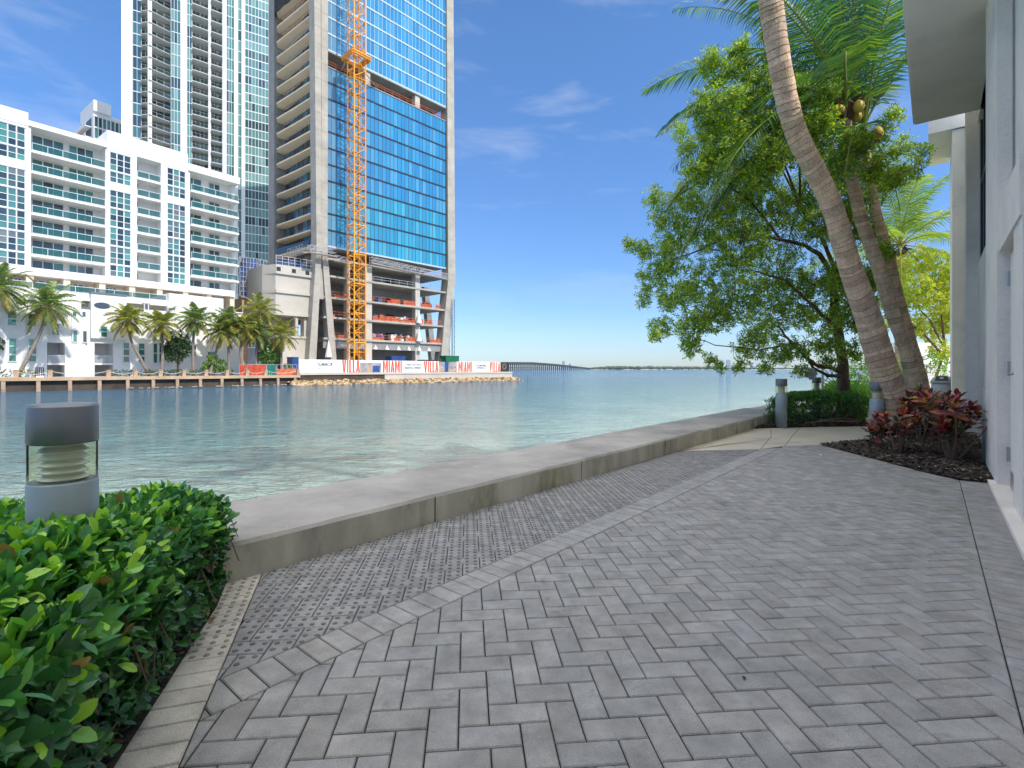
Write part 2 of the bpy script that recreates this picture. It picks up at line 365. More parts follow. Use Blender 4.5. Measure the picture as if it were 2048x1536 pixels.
# ------------------------------------------------------------------ pavers
def clip(poly, a, b):                           # keep what lies left of a->b
    out = []; n = len(poly)
    def sd(p): return (b[0] - a[0]) * (p[1] - a[1]) - (b[1] - a[1]) * (p[0] - a[0])
    for i in range(n):
        p, q = poly[i], poly[(i + 1) % n]; sp_, sq = sd(p), sd(q)
        if sp_ >= 0: out.append(p)
        if (sp_ > 0 and sq < 0) or (sp_ < 0 and sq > 0):
            k = sp_ / (sp_ - sq); out.append((p[0] + (q[0] - p[0]) * k, p[1] + (q[1] - p[1]) * k))
    return out
def area(p): return .5 * sum(p[i][0] * p[(i + 1) % len(p)][1] - p[(i + 1) % len(p)][0] * p[i][1] for i in range(len(p)))
def inset(poly, d):
    out = poly[:]; n = len(poly)
    for i in range(n):
        a, b = poly[i], poly[(i + 1) % n]; L_ = math.hypot(b[0] - a[0], b[1] - a[1])
        if L_ < 1e-6: continue
        nx, ny = -(b[1] - a[1]) / L_ * d, (b[0] - a[0]) / L_ * d
        out = clip(out, (a[0] + nx, a[1] + ny), (b[0] + nx, b[1] + ny))
        if len(out) < 3: return []
    return out
def brick(mb, poly, col, gap=.0024, ch=.004, lift=0.):
    p = inset(poly, gap)
    if len(p) < 3 or area(p) < 1e-4: return None
    t = inset(p, ch)
    if len(t) != len(p):
        mb.prism(p, -.014, -.001 + lift, 0, col); return p
    n = len(p); b = mb.add([(x, y, -.014) for x, y in p] + [(x, y, -.004 + lift) for x, y in p] + [(x, y, lift) for x, y in t])
    for i in range(n):
        j = (i + 1) % n; mb.face([b+i, b+j, b+n+j, b+n+i], 0, col); mb.face([b+n+i, b+n+j, b+2*n+j, b+2*n+i], 0, vary(col, .04))
    mb.face([b + 2*n + i for i in range(n)], 0, col)
    return t
def inside(poly, p, m):
    n = len(poly)
    for i in range(n):
        a, b = poly[i], poly[(i + 1) % n]; L_ = math.hypot(b[0]-a[0], b[1]-a[1])
        if L_ > 1e-6 and ((b[0]-a[0])*(p[1]-a[1]) - (b[1]-a[1])*(p[0]-a[0])) / L_ < m: return False
    return True
def dome(mb, x, y, col):
    r0, r1, r2 = .0125, .0095, .005; n = 8; rs = []
    for r_, z_ in ((r0, 0.0002), (r1, .0032), (r2, .0046)): rs.append(mb.add([(x + r_*math.cos(2*math.pi*k/n), y + r_*math.sin(2*math.pi*k/n), z_) for k in range(n)]))
    for i in (0, 1):
        for k in range(n): mb.face([rs[i]+k, rs[i]+(k+1)%n, rs[i+1]+(k+1)%n, rs[i+1]+k], 0, col)
    mb.face([rs[2]+k for k in range(n)], 0, col)
TH = .0858; OX, OY = -.1732, 1.664
def hb(u, v): c, s = math.cos(TH), math.sin(TH); return (OX + .1*(u*c - v*s), OY + .1*(u*s + v*c))
La, Lb = (-.974, 1.761), (4.10, 7.72)           # soldier course, walk side
dl = Vector((Lb[0]-La[0], Lb[1]-La[1])).normalized(); nl = Vector((-dl.y, dl.x))
def off(p, k): return (p[0] + nl.x*k, p[1] + nl.y*k)
Ka, Kb = off(La, .195), off(Lb, .195)           # soldier course, sea wall side
Ea, Eb = (-.985, 1.532), (-1.45, 3.01)          # edge of the pale strip by the hedge
de = Vector((Eb[0]-Ea[0], Eb[1]-Ea[1])).normalized(); ne = Vector((-de.y, de.x))
Ra, Rb = (1.643, 1.644), (4.63, 5.3)            # edge of the course by the building
dr = Vector((Rb[0]-Ra[0], Rb[1]-Ra[1])).normalized(); nr = Vector((dr.y, -dr.x))
Wa, Wb = qp(0, SWV), qp(10, SWV)
far_m = ((4.80, 7.875), (4.10, 7.72)); far_d = ((3.6, 7.43), (2.42, 7.25))
rp = random.Random(11)
def pcol(base=(.315, .307, .298), a=.09):
    k = 1 + rp.uniform(-a, a); w = rp.uniform(-.005, .006); return (base[0]*k + w, base[1]*k, base[2]*k - w)
mb = MB()
CL_main = [((Lb), (La)), (Ra, Rb)[::1], ((4.62, 5.3), (4.73, 7.9)), far_m, (Eb, Ea)[::1]]
CL_main = [(Lb, La), (Ra, Rb), ((4.66, 5.0), (4.72, 7.9)), far_m]
CL_dim = [(Ka, Kb), (Wb, Wa), far_d]
for i in range(-45, 95):
    for k in range(-40, 40):
        for kind in (0, 1):
            if kind == 0: j = i + 4*k; q = [hb(i, j), hb(i+1, j), hb(i+1, j+2), hb(i, j+2)]
            else: j = i; s_ = j + 1 + 4*k; q = [hb(s_, j), hb(s_+2, j), hb(s_+2, j+1), hb(s_, j+1)]
            cx = sum(p[0] for p in q)/4; cy = sum(p[1] for p in q)/4
            if cy < .2 or cy > 8.1 or cx < -2 or cx > 5: continue
            # main field
            p = q
            for a, b in [(Lb, La)][:0]: pass
            for a, b in [(La, Lb)]: p = clip(p, b, a)
            for a, b in [(Ra, Rb), ((4.66, 5.0), (4.72, 7.9)), far_m]:
                if len(p) >= 3: p = clip(p, a, b)
            if len(p) >= 3: p = clip(p, Eb, Ea) if False else [*p]
            if len(p) >= 3:
                p = clip(p, (Ea[0], Ea[1]), (Eb[0], Eb[1])) if False else p
                # keep right of the hedge strip
                p = clip(p, (Eb[0], Eb[1]), (Ea[0], Ea[1]))
            if len(p) >= 3 and area(p) > 2e-4:
                c_ = pcol(); 
                if cx > 2.2 + (cy - 2) * .55 and rp.random() < .5: c_ = (c_[0]*.9, c_[1]*.93, c_[2]*.84)
                brick(mb, p, c_, lift=rp.uniform(-.0012, .0008))
            # blistered field
            p = q
            for a, b in [(Ka, Kb), (Wb, Wa), far_d, (Eb, Ea)]:
                if len(p) >= 3: p = clip(p, a, b)
            if len(p) >= 3 and area(p) > 2e-4:
                c_ = pcol((.285, .28, .28)); t = brick(mb, p, c_, lift=rp.uniform(-.0008, .0006))
                if t:
                    for a_ in range(4):
                        for b_ in range(2):
                            fu, fv = (a_ + .5)/4, (b_ + .5)/2
                            if kind == 0: w = (q[0][0] + (q[1][0]-q[0][0])*fv + (q[3][0]-q[0][0])*fu, q[0][1] + (q[1][1]-q[0][1])*fv + (q[3][1]-q[0][1])*fu)
                            else: w = (q[0][0] + (q[1][0]-q[0][0])*fu + (q[3][0]-q[0][0])*fv, q[0][1] + (q[1][1]-q[0][1])*fu + (q[3][1]-q[0][1])*fv)
                            if inside(t, w, .009): dome(mb, w[0], w[1], vary((.155, .15, .145), .15))
# soldier course between the fields
n_ = 0; tl = -.35
while tl < 7.9:
    a = (La[0] + dl.x*tl, La[1] + dl.y*tl); b = (La[0] + dl.x*(tl+.0985), La[1] + dl.y*(tl+.0985))
    p = [a, b, off(b, .195), off(a, .195)]; p = clip(p, Eb, Ea)
    if len(p) >= 3: p = clip(p, (4.6, 7.84), (3.6, 7.43))
    if len(p) >= 3: brick(mb, p, pcol((.33, .322, .312), .06), gap=.0025)
    tl += .0985
# course by the building
tl = -2.2
while tl < 4.75:
    def rpt(s_, w_): return (Ra[0] + dr.x*s_ + nr.x*w_, Ra[1] + dr.y*s_ + nr.y*w_)
    p = [rpt(tl, 0), rpt(tl, .215), rpt(tl+.0985, .215), rpt(tl+.0985, 0)]
    if area(p) < 0: p = p[::-1]
    brick(mb, p, pcol((.32, .31, .30), .07)); tl += .0985
# pale strip along the hedge
tl = -1.4; k = 0
while tl < 1.75:
    def ept(s_, w_): return (Ea[0] + de.x*s_ + ne.x*w_, Ea[1] + de.y*s_ + ne.y*w_)
    pl = [ept(tl, 0), ept(tl+.0985, 0), ept(tl+.0985, .205), ept(tl, .205)]
    p = clip(pl, Wb, Wa)
    if len(p) >= 3:
        t = brick(mb, p, pcol((.56, .52, .45), .07), gap=.0025)
        if tl > .48 and t:
            for a_ in range(4):
                for b_ in range(2):
                    w = ept(tl + .0985*(b_+.5)/2, .205*(a_+.5)/4)
                    if inside(t, w, .009): dome(mb, w[0], w[1], vary((.30, .265, .21), .1))
    tl += .0985
pv = mb.build('pavement', 'paver'); tag(pv, kind='structure')
mb = MB(); mb.poly([(-2.2, -2.2, -.008), (-.5, -2.2, -.008), (5.2, 4.6, -.008), (4.72, 7.87, -.008), (1.6, 7.2, -.008), qp(-3.2, SWV) + (-.008,)])
mb.build('joint_sand', 'joint', pv)

# concrete path beyond the pavers (an L round the planting bed)
mb = MB()
mb.poly([(2.30, 7.26, -.004), (3.6, 7.445, -.004), (4.10, 7.735, -.004), (4.74, 7.89, -.004), (5.56, 8.26, -.004), (6.2, 8.6, -.004), (7.5, 9.5, -.004), (9.4, 13.5, -.004), (14, 20, -.004), (11.5, 20, -.004), (8.4, 12.3, -.004), (7.3, 10.45, -.004), qp(10.7, SWV) + (-.004,), qp(9.0, SWV) + (-.004,), qp(7.0, SWV) + (-.004,)])
tag(mb.build('path', 'path'), kind='structure')
mb = MB(); 
for pts in ([(4.12, 7.74), (4.9, 8.95), (5.9, 10.45)], [(3.62, 7.46), (4.45, 8.8), (5.1, 10.1)], [(2.9, 7.6), (3.4, 8.0), (4.0, 7.95), (4.6, 8.15)]):
    for i in range(len(pts)-1):
        a, b = pts[i], pts[i+1]; mb.prism([(a[0]-.004, a[1]), (a[0]+.004, a[1]), (b[0]+.004, b[1]), (b[0]-.004, b[1])], -.0035, -.002)
mb.build('joint', 'joint', bpy.data.objects['path'])

# planting bed with bark mulch
BED = [(4.70, 7.84), (4.66, 6.57), (4.62, 5.77), (4.66, 5.34), (4.83, 5.22), NB.P(7.14, .02, 0)[:2], NB.P(13.9, .02, 0)[:2], (8.85, 11.2), (8.2, 11.3), (7.45, 10.2), (6.9, 9.15), (6.2, 8.55), (5.56, 8.26)]
def inpoly(p, poly):
    c = False; n = len(poly)
    for i in range(n):
        a, b = poly[i], poly[(i+1) % n]
        if (a[1] > p[1]) != (b[1] > p[1]) and p[0] < (b[0]-a[0])*(p[1]-a[1])/(b[1]-a[1]) + a[0]: c = not c
    return c
def dist_edge(p, poly):
    best = 9
    for i in range(len(poly)):
        a, b = Vector(poly[i]), Vector(poly[(i+1) % len(poly)]); ab = b - a; t = max(0, min(1, (Vector(p)-a).dot(ab)/max(ab.length_squared, 1e-9)))
        best = min(best, (a + ab*t - Vector(p)).length)
    return best
def bed(poly, hh=.07, st=.09):
    mb = MB(); xs = [p[0] for p in poly]; ys = [p[1] for p in poly]; idx = {}
    nx = int((max(xs)-min(xs))/st)+2; ny = int((max(ys)-min(ys))/st)+2
    def hgt(x, y): return min(1, dist_edge((x, y), poly)/.35)*hh*(.7+.5*noise.noise((x*2, y*2, 0))) + .006*noise.noise((x*14, y*14, 3))+.004
    for i in range(nx):
        for j in range(ny):
            x = min(xs)+i*st; y = min(ys)+j*st; q = [(x, y), (x+st, y), (x+st, y+st), (x, y+st)]
            if all(inpoly(p, poly) for p in q): mb.poly([(p[0], p[1], hgt(*p)) for p in q])
    mb.poly([(p[0], p[1], .001) for p in poly])
    return mb, hgt
mb, hg = bed(BED)
bo = mb.build('planting_bed', 'soil'); tag(bo, kind='structure')
def mulch(poly, n, hg, seed=1, sz=1.0):
    r = random.Random(seed); mb = MB(); xs = [p[0] for p in poly]; ys = [p[1] for p in poly]; c = 0
    while c < n:
        x, y = r.uniform(min(xs)-.02, max(xs)), r.uniform(min(ys)-.02, max(ys))
        if not inpoly((x, y), poly): continue
        c += 1; a = r.uniform(0, 3.14); l = r.uniform(.012, .045)*sz; w = r.uniform(.005, .012)*sz; z = hg(x, y)+.004+r.random()*.014; tz = r.uniform(-.5, .5)*l
        k = r.random(); col = (.04, .028, .02) if k < .62 else ((.10, .07, .05) if k < .9 else (.26, .22, .17))
        ca, sa = math.cos(a), math.sin(a)
        mb.poly([(x+ca*l-sa*w, y+sa*l+ca*w, z+tz), (x-ca*l-sa*w, y-sa*l+ca*w, z-tz), (x-ca*l+sa*w, y-sa*l-ca*w, z-tz+.002), (x+ca*l+sa*w, y+sa*l-ca*w, z+tz+.003)], 0, vary(col, .3, r))
    return mb
tag(mulch(BED, 9000, hg).build('mulch', 'chip'), 'dark bark mulch covering the bed under the red-leaved shrubs', 'mulch', kind='stuff')

# fallen leaves and specks on the walk
def fallen(x, y, s, col, label, name='fallen_leaf', z=.004):
    mb = MB(); a = rnd.uniform(0, 6.28); r = rnd
    for sd in (-1, 1):
        pts = [(0, 0), (.5, .38*sd), (.85, .28*sd), (1.25, 0), (.7, .02*sd)]
        q = []
        for px_, py_ in pts[:4]:
            X = (px_-.6)*s; Y = py_*s; q.append((x + X*math.cos(a)-Y*math.sin(a), y + X*math.sin(a)+Y*math.cos(a), z + abs(py_)*s*.5 + .1*s*(px_-.6)**2))
        if sd < 0: q = q[::-1]
        mb.poly(q, 0, vary(col, .1))
    o = mb.build(name, 'leaf'); tag(o, label, 'leaf')
    return o
FL = [(1488, 1358, .018, (.02, .02, .02), 'small black curled leaf lying on the herringbone pavers in the foreground'),
      (425, 1240, .035, (.35, .14, .04), 'curled orange-brown leaf on the pale blistered strip by the near hedge'),
      (412, 1213, .022, (.14, .07, .05), 'small dark brown leaf beside the near hedge, above the orange one'),
      (918, 1042, .018, (.28, .13, .03), 'tiny brown leaf near the foot of the sea wall on the blistered pavers'),
      (1640, 911, .05, (.85, .85, .8), 'white crumpled petal on the pavers short of the mulch bed'),
      (1750, 942, .03, (.16, .14, .09), 'dark brown leaf on the pavers in front of the mulch bed'),
      (1388, 917, .03, (.08, .06, .05), 'dark leaf on the blistered pavers where they meet the pale concrete'),
      (1872, 1106, .015, (.03, .03, .03), 'black speck of a leaf on the pavers near the course by the building'),
      (1848, 938, .035, (.62, .26, .04), 'orange leaf at the edge of the mulch under the red-leaved shrub')]
for x, y, s, c, l in FL: g = gp(x, y); fallen(g[0], g[1], s, c, l)
rl = random.Random(5)
for i in range(16):
    x, y = rl.uniform(2.9, 6.6), 0
    y = 7.55 + (x - 2.9) * .55 + rl.uniform(0, 1.3)
    o = fallen(x, y, rl.uniform(.018, .035), (.10, .07, .05), 'dry brown leaf scattered on the pale concrete path by the far hedge'); o['group'] = 'dry leaves on the concrete path'
rs_ = random.Random(15); SPOT = ('near the foot of the sea wall', 'in the middle of the herringbone pavers', 'near the course beside the building')
for i in range(15):
    k_ = i % 3; f_ = rs_.random(); x, y = [(-.6+3.2*f_, 3.75+3.5*f_), (.6+2.6*f_, 2.4+3.6*f_), (2.3+1.9*f_, 2.7+2.2*f_)][k_]
    o = fallen(x + rs_.uniform(-.15, .15), y + rs_.uniform(-.15, .15), rs_.uniform(.007, .015), rs_.choice([(.05, .04, .03), (.12, .08, .05), (.03, .03, .025)]), 'tiny dark leaf fragment lying ' + SPOT[k_], 'leaf_fragment'); o['group'] = 'leaf fragments on the pavers'
mb = MB(); pw = [(-1.235, 1.36), (-1.20, 1.42), (-1.235, 1.56), (-1.31, 1.80), (-1.40, 2.1), (-1.46, 2.35), (-1.5, 2.5)]
mb.tube([(p[0] + .012 * math.sin(i * 2.1), p[1], .018 + .01 * math.sin(i)) for i, p in enumerate(pw)], .0028, 6); tag(mb.build('irrigation_tube', 'rope', smooth=True), 'thin pale tube running along the foot of the near hedge', 'tube')

# ------------------------------------------------------------------ near building
NBO = NB.P(9, -3, 0)
nb = thing('building', 'white stucco building with a deep roof overhang along the right of the walk', 'building', NBO)
U = NB.u
SOF = 5.44
mb = MB(NB.P)
mb.box(-7, 6.88, -8, -.02, 0, 7.3)              # body
mb.box(8.28, 12.0, -8, 0, 0, 2.98); mb.box(6.88, 8.28, -8, 0, 0, 7.3); mb.box(8.28, 12.0, -8, -.22, 2.98, SOF); mb.box(8.28, 12.0, -8, 0, SOF, 7.3)
mb.box(12.0, 19, -8, 0, 0, 2.0); mb.box(12.0, 12.2, -8, 0, 2.0, 7.1); mb.box(15.6, 19, -8, 0, 2.0, 7.1); mb.box(12.2, 15.6, -8, -.1, 2.0, 5.3); mb.box(12.2, 15.6, -8, 0, 5.3, 7.1)
mb.build('wall', 'white_stucco', nb)
for a, b, d, z1 in ((6.88, 8.28, .11, SOF), (12.02, 12.5, .15, 7.1), (16.8, 19, .24, 7.1)):
    mb = MB(NB.P); mb.box(a, b, -.1, d, 0, z1 - .003); mb.build('pilaster', 'white_stucco', nb)
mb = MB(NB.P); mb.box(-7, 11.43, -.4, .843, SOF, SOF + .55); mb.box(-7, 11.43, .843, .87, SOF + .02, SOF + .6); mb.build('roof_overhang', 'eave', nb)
mb = MB(NB.P); mb.box(16.76, 19.4, -.4, .70, 7.12, 7.55); mb.build('balcony_slab', 'white_stucco', nb)
mb = MB(NB.P); mb.box(8.5, 11.9, -.2, -.02, 2.9, 2.98); mb.build('window_sill', 'white_stucco', nb)
mb = MB(NB.P)
for k in range(6): u = 8.4 + k * .70; mb.box(u, u + .07, -.19, -.03, 2.985, SOF - .003)
mb.box(8.4, 11.95, -.19, -.03, 4.3, 4.36)
wf = mb.build('window', 'dark_metal', nb)
mb = MB(NB.P); mb.box(8.3, 11.98, -.21, -.16, 2.985, SOF - .003); mb.build('pane', 'near_glass', wf)
# louvred panel with a diagonal lattice
mb = MB(NB.P); mb.box(12.6, 12.75, -.09, -.0, 2.1, 5.3); mb.box(15.4, 15.6, -.09, -.0, 2.1, 5.3); mb.box(12.6, 15.6, -.09, .03, 1.95, 2.1); lp = mb.build('louvre_panel', 'white_stucco', nb)
mb = MB(NB.P)
for i in range(26):
    z = 2.1 + i * .125
    for k in range(8): u = 12.75 + k * .34; mb.bar((u, -.045, z), (u + .34, -.045, z + .12 * (1 if (i + k) % 2 else -1)), .018)
mb.build('lattice', 'dark_metal', lp); mb = MB(NB.P); mb.box(12.6, 15.6, -.099, -.092, 2.1, 5.3); mb.build('backing', 'dark', lp)
mb = MB(NB.P); mb.box(-7, 7.12, -.02, .163, -.03, .035); mb.build('ledge', 'white_stucco', nb)
# door by the pilaster
mb = MB(NB.P); mb.box(5.85, 6.78, -.02, .02, .05, 2.25); dr_ = mb.build('door', 'white_stucco', nb)
mb = MB(NB.P)
for z in (.28, 1.1, 1.96): mb.box(6.775, 6.82, .0, .035, z, z + .13); mb.tube([(6.80, .04, z - .005), (6.80, .04, z + .135)], .011, 8)
mb.build('hinge', 'steel', dr_)
mb = MB(NB.P); mb.tube([(6.0, .02, 1.12), (6.0, .08, 1.12), (6.13, .08, 1.12)], .012, 8); mb.build('handle', 'steel', dr_)
mb = MB(NB.P); mb.box(5.85, 6.7, .02, .03, .05, .2); mb.build('kick_plate', 'steel', dr_)
mb = MB(NB.P); mb.box(5.3, 5.85, -.02, .08, .03, 2.3); mb.box(5.3, 6.88, -.02, .095, 2.3, 2.75); mb.build('door_frame', 'white_stucco', nb)
mb = MB(NB.P); mb.tube([(8.46, .075, 0), (8.46, .075, .93)], .06, 16); mb.lathe(NB.P(8.46, .075, 0), [], 3) if False else None
tag(mb.build('stand_pipe', 'gunmetal_light', smooth=True), 'short grey vertical pipe against the white wall behind the red-leaved shrubs', 'pipe')

# ------------------------------------------------------------------ bollard lights
def bollard_light(label, loc, h=.96):
    r = .105; t = thing('bollard_light', label, 'bollard light', (loc[0], loc[1], loc[2]), 'round grey bollard lights along the walk'); c = loc
    mb = MB(); mb.lathe(c, [(0, 0), (r, 0), (r, h-.29), (r-.004, h-.285), (.0, h-.285)], 40); mb.build('post', 'gunmetal_light', t, True)
    mb = MB(); mb.lathe(c, [(0, h-.145), (r-.004, h-.145), (r, h-.14), (r, h-.008), (r-.008, h), (0, h+.002)], 40); mb.build('cap', 'gunmetal', t, True)
    mb = MB(); z = h-.285; p = [(0, z), (.062, z)]
    for k in range(5): z0 = h-.28 + k*.026; p += [(.074, z0), (.076, z0+.003), (.058, z0+.019), (.058, z0+.023)]
    p += [(.055, h-.146)]; mb.lathe(c, p, 32); mb.build('louvre', 'louvre', t, True)
    mb = MB(); mb.lathe(c, [(r-.003, h-.284), (r-.003, h-.146)], 40); mb.build('lens', 'lens', t, True)
    for o in list(t.children):
        for p_ in o.data.polygons: p_.use_smooth = abs(p_.normal.z) < .5
    return t
bollard_light('large near grey bollard light standing in the leafy hedge at lower left', (-1.685, 1.925, .0), 1.03)
bollard_light('grey bollard light beside the sea wall end, in front of the far hedge', (5.34, 10.16, 0), .965)
bollard_light('weathered beige bollard light rising behind the far hedge, left of the tree trunk', (7.56, 12.72, 0), .955)
bollard_light('distant white bollard light over the sunlit hedge between tree and leaning palm', (13.3, 19.5, 0), .93)
bollard_light('pale bollard light half hidden by the base of the leaning palm', (6.21, 8.72, 0), .94)

# ------------------------------------------------------------------ leaves
def leafm(mb, o, d, n, L_, w, col, fold=.25, curl=.12, seg=3, ob=.6, mi=0):
    """one leaf: base o, direction d, face normal n; ob = where it is widest"""
    s = d.cross(n)
    if s.length < 1e-5: return
    s.normalize(); n = s.cross(d).normalized()
    ts = [0, .3, ob, .86, 1] if seg >= 3 else [0, .5, 1]
    ws = [.08, .72, 1, .62, 0] if seg >= 3 else [.1, 1, 0]
    mid = []; lf = []; rt = []
    for t, k in zip(ts, ws):
        c = o + d*(L_*t) - n*(curl*L_*t*t)
        mid.append(tuple(c)); q = n*(fold*w*k*.5); lf.append(tuple(c + s*(w*k*.5) + q)); rt.append(tuple(c - s*(w*k*.5) + q))
    b = len(mb.v); m_ = len(ts); mb.v.extend(mid); mb.v.extend(lf[:-1]); mb.v.extend(rt[:-1])
    for i in range(m_-1):
        if i < m_-2:
            mb.face((b+i, b+i+1, b+m_+i+1, b+m_+i), mi, col); mb.face((b+i, b+2*m_-1+i, b+2*m_-1+i+1, b+i+1), mi, col)
        else:
            mb.face((b+i, b+i+1, b+m_+i), mi, col); mb.face((b+i, b+2*m_-1+i, b+i+1), mi, col)
def rvec(r):
    while True:
        v = Vector((r.uniform(-1, 1), r.uniform(-1, 1), r.uniform(-1, 1)))
        if .05 < v.length < 1: return v.normalized()
def rosette(mb, p, ax, r, L_, w, cols, n=6, seg=3, spread=(.5, 1.25), ob=.62, fold=.25):
    ax = ax.normalized(); a = ax.orthogonal().normalized(); b = ax.cross(a); ph = r.uniform(0, 6.28); newest = r.random()
    for k in range(n):
        an = ph + k*2.4; tilt = spread[0] + (spread[1]-spread[0])*(k+.5)/n + r.uniform(-.15, .15)
        rad = a*math.cos(an) + b*math.sin(an); d = (ax*math.cos(tilt) + rad*math.sin(tilt)).normalized(); nrm = (ax*math.sin(tilt) - rad*math.cos(tilt))
        l = L_*(.6 + .45*(k+1)/n)*r.uniform(.85, 1.15)
        c = cols[0] if (k == 0 and newest < .5) else cols[min(len(cols)-1, 1 + int(r.random()*(len(cols)-1)))]
        leafm(mb, p - ax*(.012*k), d, nrm, l, l*w/L_, vary(c, .18, r), fold, r.uniform(.05, .25), seg, ob)

# near hedge ------------------------------------------------------
HG = [(-1.16, 1.50), (-1.44, 2.50), (-1.58, 2.86), (-2.1, 2.25), (-4.0, .15), (-4.0, -.8), (-.50, -.8), (-.97, .95)]
def hedge_top(x, y): return .60 - max(0, y - 2.45)*.28 + .045*noise.noise((x*2.3, y*2.3, 1.5))
hd = thing('hedge', 'broad glossy-leaved green hedge filling the lower left corner round the near bollard light', 'hedge', (-1.8, 1.4, 0))
mb = MB(); mb.poly([(p[0], p[1], .002) for p in HG]); tag(mb.build('planting_soil', 'soil'), kind='structure')
rh = random.Random(21); mb = MB(); tw = MB(); seat = 0
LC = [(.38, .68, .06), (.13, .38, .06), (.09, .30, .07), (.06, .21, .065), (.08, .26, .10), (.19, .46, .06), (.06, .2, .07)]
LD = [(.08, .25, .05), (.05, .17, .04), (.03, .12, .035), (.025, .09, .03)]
cnt = 0
while cnt < 8200:
    x, y = rh.uniform(-3.9, -.55), rh.uniform(-.3, 2.9)
    if not inpoly((x, y), HG): continue
    if math.hypot(x + 1.685, y - 1.925) < .15: continue
    if x < -1.05*y - .25 and rh.random() < .72: continue
    # distance to visible edge
    e = dist_edge((x, y), HG); zt = hedge_top(x, y)
    drop = max(0, .22 - e)**2*2.5
    side = rh.random() < .62 and e < .24
    layer = rh.random()**1.6*.16
    z = (zt - drop - layer) if not side else rh.uniform(.05, zt - .05)
    if side and e > .17: z = zt - layer
    out = Vector((.95, .3, 0)) if side else Vector((0, 0, 0))
    if side and y > 2.2: out = Vector((.7, .9, 0))
    ax = (Vector((0, 0, .35 if side else 1.0)) + out + rvec(rh)*.55)
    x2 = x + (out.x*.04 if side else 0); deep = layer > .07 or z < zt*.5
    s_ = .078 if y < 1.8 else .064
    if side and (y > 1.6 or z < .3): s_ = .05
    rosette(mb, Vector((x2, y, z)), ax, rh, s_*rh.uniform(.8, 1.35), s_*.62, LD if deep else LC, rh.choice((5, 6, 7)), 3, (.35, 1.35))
    if rh.random() < .02: leafm(mb, Vector((x2, y, z)), (ax.normalized()+rvec(rh)*.6).normalized(), rvec(rh), s_, s_*.5, (.34, .22, .08))
    if cnt % 5 == 0: v = ax.normalized(); tw.tube([(x - v.x*.22, y - v.y*.22, max(.02, z - .25)), (x - v.x*.08, y-v.y*.08, z - .09), (x2, y, z)], [.0035, .0025, .0015], 4, cap=False)
    cnt += 1
mb.build('leaves', 'hedge_leaf', hd)
for k in range(26):
    x, y = rh.uniform(-2.6, -.9), rh.uniform(.7, 2.6)
    if inpoly((x, y), HG): tw.tube([(x, y, 0), (x + rh.uniform(-.05, .05), y + rh.uniform(-.05, .05), .3), (x + rh.uniform(-.12, .12), y + rh.uniform(-.12, .12), .6)], [.008, .006, .003], 5, cap=False)
tw.build('stems', 'twig', hd)
tag(mulch([(-1.19, 1.5), (-1.5, 2.52), (-1.75, 2.5), (-1.5, 1.5), (-1.35, .9), (-1.02, .9)], 1400, lambda x, y: .004, 9, .9).build('mulch', 'chip'), 'crumbly dark litter under the near hedge beside the pale strip', 'mulch', kind='stuff')

# far hedges ------------------------------------------------------
def far_hedge(name, label, poly, top, n, cols, s_, seed, seg=2):
    t = thing(name, label, 'hedge', (sum(p[0] for p in poly)/len(poly), sum(p[1] for p in poly)/len(poly), 0)); r = random.Random(seed); mb = MB(); c = 0
    xs = [p[0] for p in poly]; ys = [p[1] for p in poly]
    while c < n:
        x, y = r.uniform(min(xs), max(xs)), r.uniform(min(ys), max(ys))
        if not inpoly((x, y), poly): continue
        e = dist_edge((x, y), poly); zt = top*(.92 + .12*noise.noise((x*3, y*3, seed))) - max(0, .18-e)*.5
        z = zt - r.random()**2*.12
        if e < .22 and r.random() < .75: z = r.uniform(.08, zt)
        ax = Vector((-.5, -.7, .5)) if z < zt - .12 else Vector((0, 0, 1)); ax = ax + rvec(r)*.7
        rosette(mb, Vector((x, y, z)), ax, r, s_, s_*.5, cols, 5, seg, (.4, 1.3)); c += 1
    mb.build('leaves', 'leaf', t); tw = MB()
    for k in range(70):
        x, y = r.uniform(min(xs), max(xs)), r.uniform(min(ys), max(ys))
        if inpoly((x, y), poly): tw.tube([(x, y, 0), (x + r.uniform(-.1, .1), y + r.uniform(-.1, .1), top*.8)], [.012, .005], 5, cap=False)
    tw.build('stems', 'twig', t); return t
GC = [(.20, .40, .06), (.08, .22, .06), (.06, .17, .05), (.045, .13, .045)]
FH = [(5.15, 10.45), (5.9, 10.55), (7.35, 10.65), (8.15, 11.7), (8.5, 12.6), (8.3, 13.6), (6.9, 12.9)]
far_hedge('hedge', 'dark green clipped hedge behind the grey bollard light at the end of the walk', FH, .66, 5200, GC, .055, 31)
far_hedge('hedge', 'bright sunlit low hedge farther back between the tree trunk and the leaning palm', [(8.4, 12.6), (9.3, 13.3), (14.6, 20.5), (13.2, 21.5), (8.6, 14.2)], .72, 2600, [(.2, .38, .05), (.10, .26, .04), (.08, .2, .03)], .09, 33)
mb, hg2 = bed([(4.72, 10.0), (5.6, 10.22), (7.3, 10.4), (8.4, 12.3), (9.4, 13.6), (8.8, 14.5), (6.8, 13.0)], .06, .12); tag(mb.build('planting_bed', 'soil'), kind='structure')
tag(mulch([(4.72, 10.0), (5.6, 10.22), (7.3, 10.4), (7.6, 10.8), (5.1, 10.6)], 1800, hg2, 12, 1.3).build('mulch', 'chip'), 'dark bark litter along the foot of the far hedge', 'mulch', kind='stuff')
mb = MB(); mb.tube([(5.9, 10.33, .07), (6.3, 10.36, .11), (6.9, 10.42, .09), (7.2, 10.45, .10)], [.012, .02, .018, .01], 7); mb.tube([(6.3, 10.5, .12), (6.8, 10.52, .14), (7.4, 10.6, .10)], [.012, .016, .01], 7)
